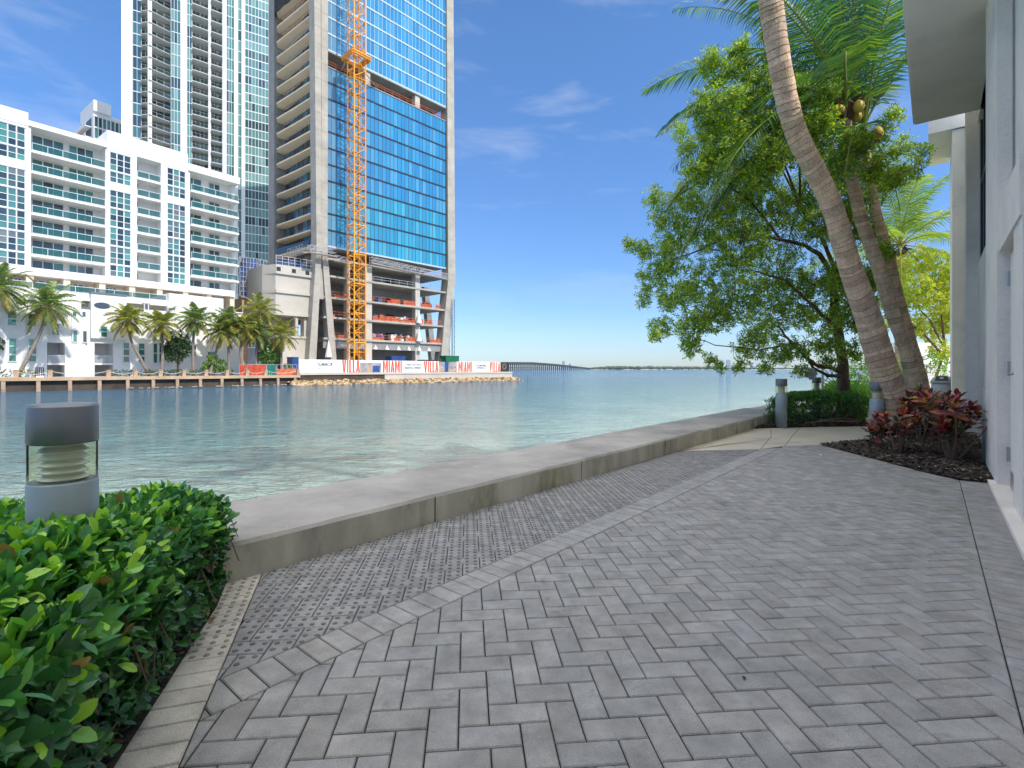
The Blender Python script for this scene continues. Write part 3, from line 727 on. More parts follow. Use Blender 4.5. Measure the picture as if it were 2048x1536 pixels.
tag(mb.build('fallen_branch', 'bark', smooth=True), 'brown fallen branches lying along the foot of the far hedge', 'branch')

# ------------------------------------------------------------------ the broad-leaved tree
TY = 12.3
def tp(x, y, Y=TY): return Vector(((x-1024)/FPX*Y, Y, CAMH + (HOR-y)/FPX*Y))
tree = thing('tree', 'spreading leafy green tree leaning over the water behind the leaning palm', 'tree', (tp(1686, 792).x, TY, 0))
mb = MB()
def limb(pts, r0, r1, n=8):
    P = [tp(*p) for p in pts]; Q = []
    for i in range(len(P)-1):
        for k in range(4): f = k/4; Q.append(P[i]*(1-f) + P[i+1]*f + rvec(rnd)*.012)
    Q.append(P[-1]); mb.tube([tuple(q) for q in Q], [r0 + (r1-r0)*(i/(len(Q)-1)) for i in range(len(Q))], n)
limb([(1688, 842), (1686, 792), (1685, 727), (1678, 678), (1670, 629), (1665, 563, 12.2), (1672, 541, 12.2), (1690, 480, 12.0)], .135, .07, 10)
limb([(1694, 838), (1694, 780), (1691, 735)], .10, .07)
limb([(1684, 745), (1660, 735, 12.1), (1636, 733, 12.0), (1610, 712, 11.9), (1583, 688, 11.9), (1555, 650, 11.9)], .06, .02)
limb([(1684, 752), (1655, 752, 12.0), (1625, 735, 12.0), (1600, 690, 12.1), (1560, 670, 12.2)], .045, .015)
limb([(1675, 655), (1645, 630, 12.0), (1609, 596, 11.9), (1570, 560, 11.8), (1500, 540, 11.7)], .05, .015)
limb([(1668, 560), (1640, 510, 12.0), (1610, 490), (1560, 478, 11.8), (1520, 478, 11.7), (1459, 470, 11.6), (1400, 500, 11.5), (1340, 520, 11.5)], .06, .012)
limb([(1672, 541, 12.2), (1640, 470, 12.4), (1600, 415, 12.5), (1560, 330, 12.4), (1520, 260, 12.3)], .05, .012)
limb([(1690, 480, 12.0), (1700, 400, 11.8), (1720, 330, 11.5), (1790, 300, 11.2)], .05, .01)
limb([(1600, 415, 12.5), (1520, 360, 12.2), (1440, 300, 12), (1390, 240, 12)], .035, .008)
limb([(1600, 415, 12.5), (1570, 330, 11), (1510, 240, 10), (1455, 190, 9.7)], .03, .006)
limb([(1600, 415, 12.5), (1600, 320, 11), (1560, 200, 10), (1545, 110, 9.7)], .03, .006)
limb([(1560, 478, 11.8), (1500, 400, 11.6), (1420, 350, 11.5), (1330, 410, 11.4)], .03, .008)
limb([(1665, 620), (1700, 560, 11.8), (1750, 540, 11.2)], .03, .01)
limb([(1583, 688, 11.9), (1520, 700, 11.8), (1430, 690, 11.8), (1350, 660, 11.8)], .02, .006)
mb.build('trunk', 'bark', tree, True)
BL = [(1262,490,14),(1288,500,20),(1308,395,20),(1325,432,24),(1300,560,28),(1290,598,16),(1330,520,38),(1350,470,40),(1350,590,35),(1322,650,22),(1310,672,12),(1385,690,22),(1420,722,11),(1385,650,34),(1370,400,38),(1400,340,30),(1358,262,18),(1375,290,20),(1400,215,26),(1420,250,32),(1450,200,36),(1440,150,24),(1478,135,24),(1545,105,16),(1530,165,28),(1500,240,42),(1450,290,42),(1430,330,36),(1520,330,50),(1470,380,50),(1420,440,55),(1530,430,58),(1600,400,48),(1480,500,55),(1400,560,48),(1550,540,58),(1470,600,54),(1420,630,40),(1540,640,50),(1600,600,46),(1500,690,32),(1560,705,26),(1600,700,24),(1640,640,38),(1640,560,36),(1700,450,46),(1640,450,36),(1620,300,38),(1640,250,26),(1700,350,40),(1735,320,26),(1760,272,18),(1785,235,20),(1800,300,26),(1840,305,16),(1826,338,18),(1780,360,26),(1740,392,22),(1705,560,34),(1745,560,24),(1695,630,30),(1650,690,24),(1725,650,24),(1705,700,18),(1765,548,20),(1640,250,30,9.3),(1650,190,22,9.3),(1600,260,26,9.4),(1705,290,30,9.2),(1745,335,26,9.3),(1680,330,30,9.2),(1790,355,24,9.6),(1420,120,22),(1475,90,18),(1500,180,34),(1560,250,34),(1590,180,26),(1540,60,16),(1720,600,30),(1690,560,34),(1760,500,22),(1730,470,24),(1740,620,22),(1700,400,34),(1440,735,9),(1480,728,14),(1530,735,13),(1600,742,12),(1660,720,14)]
rt_ = random.Random(5); mb = MB(); tw = MB()
TC = [(.72, .72, .06), (.52, .58, .05), (.28, .42, .06), (.17, .31, .06), (.11, .23, .06)]
for bx, by, br, *fy in BL:
    Y = 11.9 + rt_.uniform(-.9, .9) if bx < 1690 else 11.0 + rt_.uniform(-.6, .5)
    if by > 700: Y = 11.9
    if by < 350 and 1380 < bx < 1700: Y = 9.7 + rt_.uniform(-.5, .5)
    if fy: Y = fy[0]
    c = tp(bx, by, Y); r_ = br/FPX*Y; nclu = int(6 + (br/10.)**2*6.2)
    for k in range(nclu):
        v = rvec(rt_)*r_*(.35 + .75*rt_.random()**.6); v.y *= 1.25; p = c + v
        ax = (v.normalized()*.8 + Vector((-.1, -.1, .45)) + rvec(rt_)*.6)
        if rt_.random() < .35: q = c + v*.3 - Vector((0, 0, .04)); tw.tube([tuple(q), tuple((p+q)/2 + rvec(rt_)*.03), tuple(p)], [.007, .005, .002], 4, cap=False)
        for m_ in range(rt_.choice((2, 3, 3, 4))):
            rosette(mb, p + rvec(rt_)*.09, ax + rvec(rt_)*.7, rt_, .088, .031, TC, 7, 2, (.35, 1.5), fold=.15)
tree_leaves = mb.build('leaves', 'leaf', tree); tw.build('twigs', 'twig', tree)

# plastic bag caught on the branch
mb = MB(); c = tp(1622, 748, 11.95); rb = random.Random(2); G = []
for i in range(9):
    G.append(mb.add([tuple(c + Vector(((j-4)*.032 + rb.uniform(-.015, .015), rb.uniform(-.05, .05), (i-4)*.034*(1 - .08*abs(j-4)) + rb.uniform(-.02, .02)))) for j in range(9)]))
for i in range(8):
    for j in range(8):
        if (i, j) not in ((0, 0), (0, 7), (7, 0), (7, 7), (6, 7), (0, 1)): mb.face([G[i]+j, G[i]+j+1, G[i+1]+j+1, G[i+1]+j])
o = mb.build('plastic_bag', 'bag', smooth=True); tag(o, 'torn white plastic bag snagged on a low branch above the beige bollard light', 'bag'); sm = o.modifiers.new('thick', 'SOLIDIFY'); sm.thickness = .003
# fan-shaped railing
rl_ = thing('fan_railing', 'white-posted metal railing with dark bars fanning out left of the tree trunk', 'railing', (*tp(1646, 790, 13.3)[:2], 0))
mb = MB(); a = tp(1645, 0, 13.3); mb.box(a.x-.02, a.x+.02, 13.28, 13.32, -.02, 1.32); mb.build('post', 'frame_white', rl_)
mb = MB(); c0 = tp(1692, 788, 13.3)
for k in range(12):
    an = R(176 - k*7.5); l = .66 if k < 2 else min(.62/abs(math.cos(an)), .95); mb.bar((c0.x, 13.3, c0.z), (c0.x + math.cos(an)*l, 13.3, c0.z + math.sin(an)*l), .009)
mb.bar((c0.x-.62, 13.3, c0.z+.25), (c0.x-.3, 13.3, c0.z+.62), .008); mb.build('fan_bars', 'dark_metal', rl_)

# ------------------------------------------------------------------ coconut palms
def frond(mb, o, az, el, L_, nl, ll, lw, cols, r, droop=1.0, seg=2, roll=0., rach=.014):
    d = Vector((math.cos(az)*math.cos(el), math.sin(az)*math.cos(el), math.sin(el))); p = Vector(o); pts = [p.copy()]; dirs = [d.copy()]
    N = 12; st = L_/N
    for i in range(N):
        d = (d + Vector((0, 0, -1))*droop*(.05 + .11*i/N)).normalized(); p = p + d*st; pts.append(p.copy()); dirs.append(d.copy())
    mb.tube([tuple(q) for q in pts], [rach*(1-.85*i/N)+.002 for i in range(N+1)], 4, 0, vary(cols[0], .1, r), False)
    side0 = dirs[0].cross(Vector((0, 0, 1)))
    if side0.length < .1: side0 = Vector((-math.sin(az), math.cos(az), 0))
    side0.normalize()
    for k in range(nl):
        f = .16 + .84*k/(nl-1); i = min(N-1, int(f*N)); q = f*N - i; b = pts[i].lerp(pts[i+1], q); dd = dirs[i]
        nrm = side0.cross(dd).normalized()
        l = ll*(math.sin(math.pi*min(1, .12 + f*.86))**.6)*r.uniform(.88, 1.08)
        for sd in (-1, 1):
            if r.random() < .03: continue
            v = (side0*sd*math.cos(roll) + nrm*math.sin(roll)*sd + dd*(.42 + .5*f) + nrm*.18 - Vector((0, 0, r.uniform(.12, .3)*droop))).normalized()
            v2 = (v - Vector((0, 0, .65*droop + r.uniform(-.1, .2)))).normalized(); c = vary(cols[1 + int(r.random()*(len(cols)-1))], .16, r)
            w = lw; wv = dd*(w*.5) + nrm*(w*.2)
            if seg == 1: B = [b - wv, b + wv, b + v*l*.55 + wv*.8, b + v*l*.55 - wv*.8]; e = b + v*l*.5 + v2*l*.5
            else: B = [b - wv*.6, b + wv*.6, b + v*l*.5 + wv, b + v*l*.5 - wv]; e = b + v*l*.5 + v2*l*.5
            n = len(mb.v); mb.v.extend([tuple(x) for x in B] + [tuple(e)]); mb.face((n, n+1, n+2, n+3), 0, c); mb.face((n+3, n+2, n+4), 0, c)
    return pts
def palm_trunk(parent, pts, rad, ring=.085, seed=1, amp=.035, n=20):
    """ringed trunk: each ring is a slightly flared step"""
    P = [Vector(p) for p in pts]; Q = []; Ls = [0]
    for i in range(len(P)-1): Ls.append(Ls[-1] + (P[i+1]-P[i]).length)
    def at(s):                                   # Catmull-Rom along the points
        i = max(0, min(len(P)-2, next((k for k in range(len(P)-1) if s <= Ls[k+1]), len(P)-2))); f = (s-Ls[i])/(Ls[i+1]-Ls[i])
        p0, p1, p2, p3 = P[max(0, i-1)], P[i], P[i+1], P[min(len(P)-1, i+2)]
        q = .5*((2*p1) + (p2-p0)*f + (2*p0-5*p1+4*p2-p3)*f*f + (3*p1-p0-3*p2+p3)*f**3); return q, rad[i] + (rad[i+1]-rad[i])*f
    r = random.Random(seed); s = 0; pp = []; rr_ = []; cc = []
    while s < Ls[-1]:
        h = ring*r.uniform(.7, 1.35); q, ra = at(min(s, Ls[-1])); k = r.uniform(1-amp*.3, 1+amp)
        q2, rb_ = at(min(s + h*.88, Ls[-1])); q3, rc = at(min(s+h*.93, Ls[-1]))
        base = .72 + .38*r.random(); cb = (base, base*r.uniform(.94, 1.02), base*r.uniform(.9, 1.02))
        pp += [q, q2, q3]; rr_ += [ra*(1+amp*.9)*k, rb_*k, rb_*(1-amp*.5)]; dk = r.uniform(.5, 1.0)*base; cc += [cb, (dk, dk*.9, dk*.82), (dk, dk*.9, dk*.82)]
        s += h
    mb = MB(); mb.tube([tuple(p) for p in pp], rr_, n, 0, None, True, cols=cc)
    ax = (P[-1]-P[0]).normalized()
    mb.v = [tuple(Vector(v) + ax*(.05*noise.noise((v[0]*3.1, v[1]*3.1, v[2]*2.2 + seed))) + Vector((noise.noise((v[0]*9, v[1]*9, v[2]*5)), noise.noise((v[1]*9, v[0]*9, v[2]*5+7)), 0))*.007) for v in mb.v]
    return mb.build('trunk', 'palm_bark', parent, False)
def coconuts(parent, c, n, seed):
    r = random.Random(seed)
    for k in range(n):
        mb = MB(); a = r.uniform(0, 6.28); q = Vector(c) + Vector((math.cos(a)*.24, math.sin(a)*.24, -.18 - r.random()*.22)); rr_ = r.uniform(.085, .115)
        mb.lathe(tuple(q), [(0, -rr_*1.15), (rr_*.7, -rr_*.85), (rr_, -.1*rr_), (rr_*.85, rr_*.65), (.25*rr_, rr_*1.2), (0, rr_*1.25)], 10); mb.build('coconut', 'coconut', parent, True)
PG = [(.26, .30, .08), (.04, .12, .07), (.06, .15, .06), (.03, .09, .065), (.14, .24, .04)]
PY = [(.42, .40, .08), (.22, .34, .05), (.30, .38, .06), (.13, .25, .04)]
# leaning palm in front
lp_ = thing('coconut_palm', 'thick ringed palm leaning far left in front of the leafy tree', 'palm tree', (6.72, 8.72, 0))
def wp(x, y, Y): v = tp(x, y, Y); return (v.x, v.y, v.z)
palm_trunk(lp_, [(6.80, 8.80, -.1), wp(1786, 800, 8.75), wp(1737, 640, 8.6), wp(1696, 520, 8.4), wp(1659, 400, 8.2), wp(1584, 240, 7.9), wp(1541, 0, 7.5), wp(1528, -180, 7.4), wp(1518, -480, 7.3), wp(1512, -760, 7.2)],
           [.35, .232, .185, .163, .145, .15, .155, .15, .15, .14], .085, 4, .03, 30)
mb = MB()
rf = random.Random(77); top = wp(1512, -780, 7.2)
for k in range(20): frond(mb, top, k*2.399 + .3, R(75 - k*5.2), 3.3, 46, .75, .032, PG, rf, .9, 2)
mb.build('fronds', 'frond', lp_)
mb = MB(); rk = random.Random(8)               # old root mat and dead collar at the base
for k in range(260):
    a = rk.uniform(0, 6.28); r0 = .36 + .06*rk.random(); mb.tube([(6.78 + math.cos(a)*r0*.86, 8.78 + math.sin(a)*r0*.86, .22 + rk.random()*.12), (6.78 + math.cos(a)*r0*1.08, 8.78 + math.sin(a)*r0*1.08, .03)], [.005, .008], 4, cap=False)
mb.build('roots', 'palm_bark', lp_)
def near_palm(label, pts, rad, crown, n, L_, seed, cols, elev=(80, -45), nuts=6, az0=0, droop=1.):
    t = thing('coconut_palm', label, 'palm tree', (pts[0][0], pts[0][1], 0)); palm_trunk(t, pts, rad, .11, seed, .03, 16)
    r = random.Random(seed); mb = MB()
    for k in range(n):
        e = elev[0] + (elev[1]-elev[0])*(k/(n-1))
        if math.cos(az0 + k*2.399 + R(39.5)) > .25 and e < 62 and crown[1] < 12: continue
        frond(mb, crown, az0 + k*2.399, R(e), L_*r.uniform(.85, 1.1), 60, .8, .03, cols, r, droop*r.uniform(.8, 1.15), 2, r.uniform(-.4, .4), .026)
    mb.build('fronds', 'frond', t)
    if nuts: coconuts(t, crown, nuts, seed)
    mb = MB(); r = random.Random(seed + 1)
    for k in range(26):
        a = r.uniform(0, 6.28); c = Vector(crown); mb.tube([tuple(c + Vector((math.cos(a)*.09, math.sin(a)*.09, -.45))), tuple(c + Vector((math.cos(a)*.2, math.sin(a)*.2, -.15))), tuple(c + Vector((math.cos(a)*.34, math.sin(a)*.34, -.05 - r.random()*.3)))], [.03, .035, .01], 5)
    mb.build('dead_sheaths', 'husk', t)
    return t
near_palm('palm with yellow coconuts, left one of the pair behind the leaning trunk',
          [wp(1840, 800, 10.4)[:2] + (-.05,), wp(1816, 711, 10.3), wp(1786, 629, 10.25), wp(1753, 524, 10.2), wp(1721, 433, 10.1), wp(1700, 330, 10.0), wp(1690, 225, 9.9)], [.17, .132, .125, .12, .112, .105, .09], wp(1690, 195, 9.9), 40, 4.4, 3, PG, (84, -28), 7, 2.2)
near_palm('right one of the paired palms, its crown nearest the roof overhang',
          [wp(1856, 800, 10.9)[:2] + (-.05,), wp(1842, 760, 10.8), wp(1819, 678, 10.8), wp(1796, 596, 10.7), wp(1773, 498, 10.6), wp(1750, 416, 10.6), wp(1735, 330, 10.5), wp(1727, 280, 10.5)], [.16, .12, .112, .107, .10, .095, .09, .08], wp(1727, 255, 10.5), 26, 3.6, 9, PG, (85, -12), 3, .6)
# sunlit palm beyond
near_palm('bright yellow-green palm in full sun behind the pair, beside the corner of the building',
          [(13.2, 17.4, -.05), (13.1, 17.3, 2), wp(1800, 500, 17.2)], [.17, .15, .12], wp(1800, 490, 17.2), 20, 3.3, 15, PY, (85, -35), 0, 1.0, 1.1)

# yellow tree and shrubs in sun at the end of the building --------------------------------------------
def leaf_tree(name, label, base, trunkpts, blobs, cols, ls, dens, seed, trad=(.1, .03), lwk=.4, cat='tree', n=7):
    t = thing(name, label, cat, base); r = random.Random(seed); mb = MB()
    for tpz in trunkpts: mb.tube(tpz, [trad[0] + (trad[1]-trad[0])*i/(len(tpz)-1) for i in range(len(tpz))], 7)
    mb.build('trunk', 'bark', t, True); mb = MB()
    for (x, y, z, rad) in blobs:
        for k in range(max(3, int(dens*rad*rad))):
            v = rvec(r)*rad*(.4 + .65*r.random()**.5); p = Vector((x, y, z)) + v
            rosette(mb, p, v.normalized() + Vector((0, 0, .5)) + rvec(r)*.8, r, ls, ls*lwk, cols, n, 2, (.3, 1.5), fold=.12)
    mb.build('leaves', 'leaf', t); return t
YC = [(.75, .70, .08), (.50, .54, .07), (.38, .48, .07), (.60, .52, .08), (.26, .38, .06)]
bs = []; ry = random.Random(44)
for (x, y, r_) in [(1775,560,28),(1800,540,30),(1840,520,32),(1880,530,30),(1790,600,32),(1830,580,36),(1870,590,36),(1900,560,30),(1790,640,26),(1820,650,30),(1860,650,32),(1895,640,30),(1880,700,22),(1925,600,40),(1930,540,40)]:
    Y = 16.9 + ry.uniform(-.8, .8); q = wp(x, y, Y); bs.append((*q, r_/FPX*Y))
leaf_tree('tree', 'yellow-leaved bushy tree in bright sun beyond the palms, beside the end of the building', (14.1, 17.4, 0),
          [[(14.1, 17.4, 0), wp(1890, 700, 16.9), wp(1860, 640, 16.8), wp(1820, 600, 16.8)], [wp(1895, 720, 16.9), wp(1840, 660, 16.6), wp(1800, 640, 16.6)], [wp(1890, 700, 16.9), wp(1880, 600, 16.9)]], bs, YC, .12, 520, 44, (.05, .012), .5)
leaf_tree('shrub', 'green sunlit shrub growing through the wire fence behind the litter bin', (12.9, 16, 0), [[(12.9, 16, 0), (12.9, 16, .8)]],
          [(*wp(x, y, 15.8), r_/FPX*15.8) for x, y, r_ in ((1790, 745, 24), (1825, 735, 26), (1860, 730, 28), (1890, 720, 26), (1720, 735, 26), (1748, 748, 20), (1875, 760, 20))], [(.35, .5, .08), (.16, .32, .05), (.10, .24, .04), (.2, .36, .05)], .11, 170, 45, (.04, .02), .5, 'shrub')
leaf_tree('shrub', 'low green bush against the sky between tree trunk and leaning palm', (12.6, 18.6, 0), [[(12.6, 18.6, 0), (12.6, 18.6, .8)]],
          [(*wp(x, y, 18.6), r_/FPX*18.6) for x, y, r_ in ((1705, 740, 16), (1722, 725, 18), (1745, 735, 16), (1712, 755, 14), (1738, 755, 14))], [(.35, .5, .08), (.16, .32, .05), (.10, .24, .04)], .12, 150, 46, (.04, .02), .5, 'shrub')
# chain-link fence
cf = thing('wire_fence', 'chain-link fence with thin metal posts behind the litter bin', 'fence', (12, 17.5, 0)); mb = MB(); A = Vector((11.75, 17.9, 0)); B = Vector((15.6, 17.6, 0)); n_ = 90
for k in range(n_):
    f0 = k/n_; 
    for sg in (-1, 1):
        f1 = f0 + sg*.155
        if 0 <= f1 <= 1: a = A.lerp(B, f0); b = A.lerp(B, f1); mb.bar((a.x, a.y, .02), (b.x, b.y, 1.25), .004)
mb.build('mesh', 'scaffold', cf); mb = MB()
for k in range(4): a = A.lerp(B, k/3); mb.tube([(a.x, a.y, 0), (a.x, a.y, 1.32)], .025, 8)
mb.tube([(A.x, A.y, 1.27), (B.x, B.y, 1.27)], .018, 6); mb.build('fence_posts', 'scaffold', cf)
# white van-like wall beyond: a low white boundary wall
mb = MB(); mb.prism([(19.4, 26), (27, 26), (27, 26.3), (19.4, 26.3)], 0, 2.5); tag(mb.build('boundary_wall', 'white'), 'white wall glimpsed through the yellow tree beyond the fence', 'wall')
# litter bin
lb = thing('litter_bin', 'round grey litter bin with a dark slot in its domed lid beside the building corner', 'bin', (11.85, 14.1, 0)); c = (11.85, 14.1, 0)
mb = MB(); mb.lathe(c, [(0, 0), (.235, 0), (.25, .04), (.25, .74), (.235, .76), (0, .76)], 28); mb.build('body', 'gunmetal_light', lb, True)
mb = MB(); mb.lathe(c, [(.24, .765), (.27, .78), (.27, .82), (.20, .93), (.08, .975), (0, .98)], 28); lid = mb.build('lid', 'gunmetal_light', lb, True)
mb = MB(); n = Vector((-.72, -.69, 0)); sd = Vector((.69, -.72, 0)); cc = Vector(c); mb.poly([tuple(cc + n*.262 + sd*-.15 + Vector((0, 0, .845))), tuple(cc + n*.262 + sd*.15 + Vector((0, 0, .845))), tuple(cc + n*.165 + sd*.12 + Vector((0, 0, .965))), tuple(cc + n*.165 - sd*.12 + Vector((0, 0, .965)))]); mb.build('slot', 'dark', lid)

# crotons ------------------------------------------------------
CR = [[(.62, .09, .05), (.36, .04, .04), (.50, .18, .045), (.20, .03, .045), (.11, .025, .04)], [(.62, .36, .06), (.42, .12, .045), (.18, .03, .04), (.12, .025, .04), (.16, .22, .05)], [(.17, .03, .05), (.09, .022, .04), (.065, .02, .035), (.26, .05, .05), (.07, .10, .035)]]
def croton(label, x, y, heads, seed, pal):
    t = thing('croton_shrub', label, 'shrub', (x, y, 0), 'red-leaved croton shrubs in the mulch bed'); r = random.Random(seed); mb = MB(); st = MB()
    for (hx, hy, hz, sc) in heads:
        p = Vector((x+hx, y+hy, hz)); st.tube([(x + r.uniform(-.05, .05), y + r.uniform(-.05, .05), -.02), (x + hx*.45 + r.uniform(-.04, .04), y + hy*.45, hz*.45), (p.x, p.y, p.z - .03)], [.012, .009, .006], 6, cap=False)
        for q in range(2):
            rosette(mb, p - Vector((0, 0, .07*q)), Vector((hx*.8, hy*.8, 1)) + rvec(r)*.3, r, .165*sc, .088*sc, pal[min(len(pal)-1, q + int(r.random()*1.5))] if r.random() < .75 else pal[-1], 9, 3, (.25 + .4*q, 1.3 + .3*q), .55, .2)
    mb.build('leaves', 'croton_leaf', t); st.build('stems', 'twig', t)
def heads(r_, n, z0, z1, seed, sc=1.):
    r = random.Random(seed); return [(r.uniform(-r_, r_), r.uniform(-r_, r_), r.uniform(z0, z1), sc*r.uniform(.8, 1.15)) for k in range(n)]
croton('tall croton shrub with the brightest red leaves, closest to the white pilaster', 5.36, 6.2, heads(.34, 12, .45, .84, 1), 1, [CR[0], CR[1], CR[2]])
croton('low croton shrub with red tips on thin bare stems, in front of the leaning palm', 5.2, 6.85, heads(.26, 8, .35, .66, 2, .85), 2, [CR[0], CR[2]])
croton('dark purple croton shrub behind the brighter ones, against the base of the pair of palms', 6.2, 7.75, heads(.36, 13, .45, .86, 3), 3, [CR[2], CR[1]])
croton('croton shrub with yellow and orange leaves between the tallest and the dark purple one', 5.75, 6.85, heads(.32, 9, .35, .80, 4), 4, [CR[1], CR[2]])
croton('small croton tuft with scarlet head left of the leaning palm trunk', 5.25, 7.35, heads(.16, 5, .28, .52, 5, .8), 5, [CR[0], CR[2]])

# ================================================================== FAR BANK
H = Frame(46.5, 87); FA = Frame(53, 101); FP_ = Frame(53, 93); FB = Frame(33, 183); FC = Frame(47.5, 100); FD = Frame(53, 200)
mb = MB(H.P); mb.prism([(-90, 0), (H.u(598), 0), (H.u(598), -260), (-90, -260)], -3, .095); tag(mb.build('far_bank_ground', 'asphalt'), kind='structure')
mb = MB(H.P); mb.prism([(H.u(598)+.01, 0), (H.u(1023), 0), (H.u(1023), -160), (H.u(598)+.01, -160)], -3, .42); tag(mb.build('site_ground', 'asphalt'), kind='structure')

# quay with piles ----------------------------------------------------
q = thing('quay_wall', 'brown concrete quay with a thick cap beam over dark shadow, below the white apartments', 'quay', H.P(H.u(300), 0, 0))
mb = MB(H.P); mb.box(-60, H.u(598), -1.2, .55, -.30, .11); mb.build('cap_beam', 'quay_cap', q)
mb = MB(H.P); mb.box(-60, H.u(598), -.6, .02, -2.6, -.30); mb.build('wall_face', 'quay_dark', q)  # shade of the recess under the cap is put into the dark colour
for x in (-46, 6, 76, 139, 198, 254, 305, 353, 399, 442, 482, 519, 554, 588):
    u = H.u(x); mb = MB(H.P); mb.box(u-.2, u+.2, .02, .5, -2.6, -.302); mb.box(u-.17, u+.17, .5, .53, -1.4, -.45); mb.build('pile', 'quay_pile', q)
# rope posts and ropes
px_ = (-60, 32, 100, 217, 271, 321, 368, 412, 454, 494, 531, 596); last = None
names = ['outside left edge', 'in front of the leftmost leaning palm', 'in front of the left recessed balcony', 'in front of the right recessed balcony', 'by the second palm', 'by the third palm', 'by the dark round tree', 'by the bright green bush', 'by the slender straight palm', 'before the red mesh', 'before the green mesh panel', 'where the quay meets the white hoarding']
for x, nm in zip(px_, names):
    u = H.u(x, -.3); mb = MB(H.P); mb.box(u-.24, u+.24, -.54, -.06, .11, .98); mb.box(u-.27, u+.27, -.57, -.03, .98, 1.05)
    o = mb.build('rope_post', 'quay_pile'); tag(o, 'squat beige rope post on the quay edge, ' + nm, 'post', 'rope posts along the quay edge')
    if last is not None:
        mb = MB(H.P); mb.tube([(last + (u-last)*i/10, -.3, .88 - .42*4*(i/10)*(1-i/10)) for i in range(11)], .045, 5)
        o = mb.build('rope', 'rope', smooth=True); tag(o, 'sagging quay rope ending at the beige post ' + nm, 'rope', 'sagging ropes along the quay')
    last = u
# site sea wall and rocks
sw2 = thing('site_sea_wall', 'pale concrete sea wall below the red and white hoarding, dark along its left part', 'wall', H.P(H.u(800), 0, 0)); uA, uB, uC = H.u(598), H.u(768), H.u(1023)
mb = MB(H.P); mb.box(uA, uC, -.8, .35, .12, .5); mb.box(uB, uC, -.5, .25, -1.3, .12)
for i in range(22): u = uB + (uC-uB)*i/22; mb.box(u, u+.06, .25, .27, -1.2, .12)
mb.build('concrete_wall', 'concrete_pale', sw2); mb = MB(H.P); mb.box(uA, uB, -.5, .1, -1.4, .12)
for i in range(40): u = uA + (uB-uA)*i/40; mb.box(u, u+.25, .1, .16, -1.4, .11)
mb.build('sheet_piles', 'quay_dark', sw2)
rr = random.Random(4); mb = MB(H.P)
def stone(mb, u, d, z, s, r, col):
    ph = [(a, b) for a in (-1, -.35, .4, 1) for b in range(6)]; b0 = None; rings = []
    for a in (-.9, -.35, .35, .85):
        rad = math.sqrt(max(.05, 1-a*a)); rings.append(mb.add([(u + s*rad*math.cos(k*1.047+a)*r.uniform(.75, 1.2)*1.2, d + s*rad*math.sin(k*1.047+a)*r.uniform(.75, 1.2), z + s*.7*a*r.uniform(.8, 1.2)) for k in range(6)]))
    for i in range(3):
        for k in range(6): mb.face([rings[i]+k, rings[i]+(k+1)%6, rings[i+1]+(k+1)%6, rings[i+1]+k], 0, vary(col, .08, r))
    mb.face([rings[3]+k for k in range(6)], 0, col)
for k in range(1500):
    u = rr.uniform(H.u(575), uC + 1.2); d = rr.uniform(.2, 2.9); s = rr.uniform(.16, .42); z = -.95 - (d-.2)*.30 + rr.uniform(-.1, .1)
    stone(mb, u, d, z, s, rr, rr.choice([(.38, .25, .11), (.48, .33, .16), (.28, .17, .08), (.14, .10, .06), (.50, .40, .26)]))
for k in range(60):
    u = rr.uniform(H.u(250), H.u(590)); stone(mb, u, rr.uniform(.3, .9), -1.5, rr.uniform(.1, .24), rr, (.30, .26, .2))
tag(mb.build('rock_armour', 'rock'), 'band of tan boulders piled at the waterline below the hoarding', 'rocks', kind='stuff')

# hoarding with lettering -------------------------------------------
hx = lambda x: H.u(x, -2)
ho = thing('site_hoarding', 'long white construction hoarding with tall red VILLA MIAMI lettering', 'hoarding', H.P(hx(800), -2, .5)); ZB, ZT = .5, 2.86
mb = MB(H.P)
for a, b in ((598, 720), (763, 878), (914, 1001)): mb.box(hx(a), hx(b), -2.2, -2.05, ZB, ZT)
mb.box(hx(720), hx(763), -2.2, -2.05, ZT-.5, ZT); mb.build('panel', 'banner', ho)
mb = MB(H.P); mb.box(hx(609), hx(614), -2.05, -2.04, ZB, ZT); mb.build('column_strip', 'cream', ho)
mb = MB(H.P); mb.box(hx(720), hx(763), -2.2, -2.07, ZB, ZT-.5); mb.box(hx(878), hx(914), -2.2, -2.07, ZB, ZT-.1); mb.build('picture_panel', 'banner_grey', ho)
mb = MB(H.P); mb.box(hx(735), hx(745), -2.07, -2.05, ZB, ZB+1.4); mb.box(hx(880), hx(912), -2.07, -2.055, ZB+.3, ZB+.8); mb.build('picture_shape', 'quay_pile', ho)
mb = MB(H.P); mb.box(hx(746), hx(760), -2.07, -2.05, ZB, ZB+1.3); mb.box(hx(890), hx(897), -2.055, -2.04, ZB, ZT-.1); mb.build('picture_shape', 'container_blue', ho)
mb = MB(H.P); mb.box(hx(1001), hx(1017), -2.2, -2.05, ZB, ZT); mb.build('dark_panel', 'banner_dark', ho)
mb = MB(H.P); cx_ = (hx(1001)+hx(1017))/2; r1 = .78
for rad in (.78, .5):
    for k in range(20):
        a0, a1 = 2*math.pi*k/20, 2*math.pi*(k+1)/20; mb.poly([(cx_+rad*math.cos(a0), -2.045, 1.75+rad*math.sin(a0)), (cx_+rad*math.cos(a1), -2.045, 1.75+rad*math.sin(a1)), (cx_+(rad-.09)*math.cos(a1), -2.045, 1.75+(rad-.09)*math.sin(a1)), (cx_+(rad-.09)*math.cos(a0), -2.045, 1.75+(rad-.09)*math.sin(a0))])
mb.build('emblem_ring', 'banner_mark', ho)
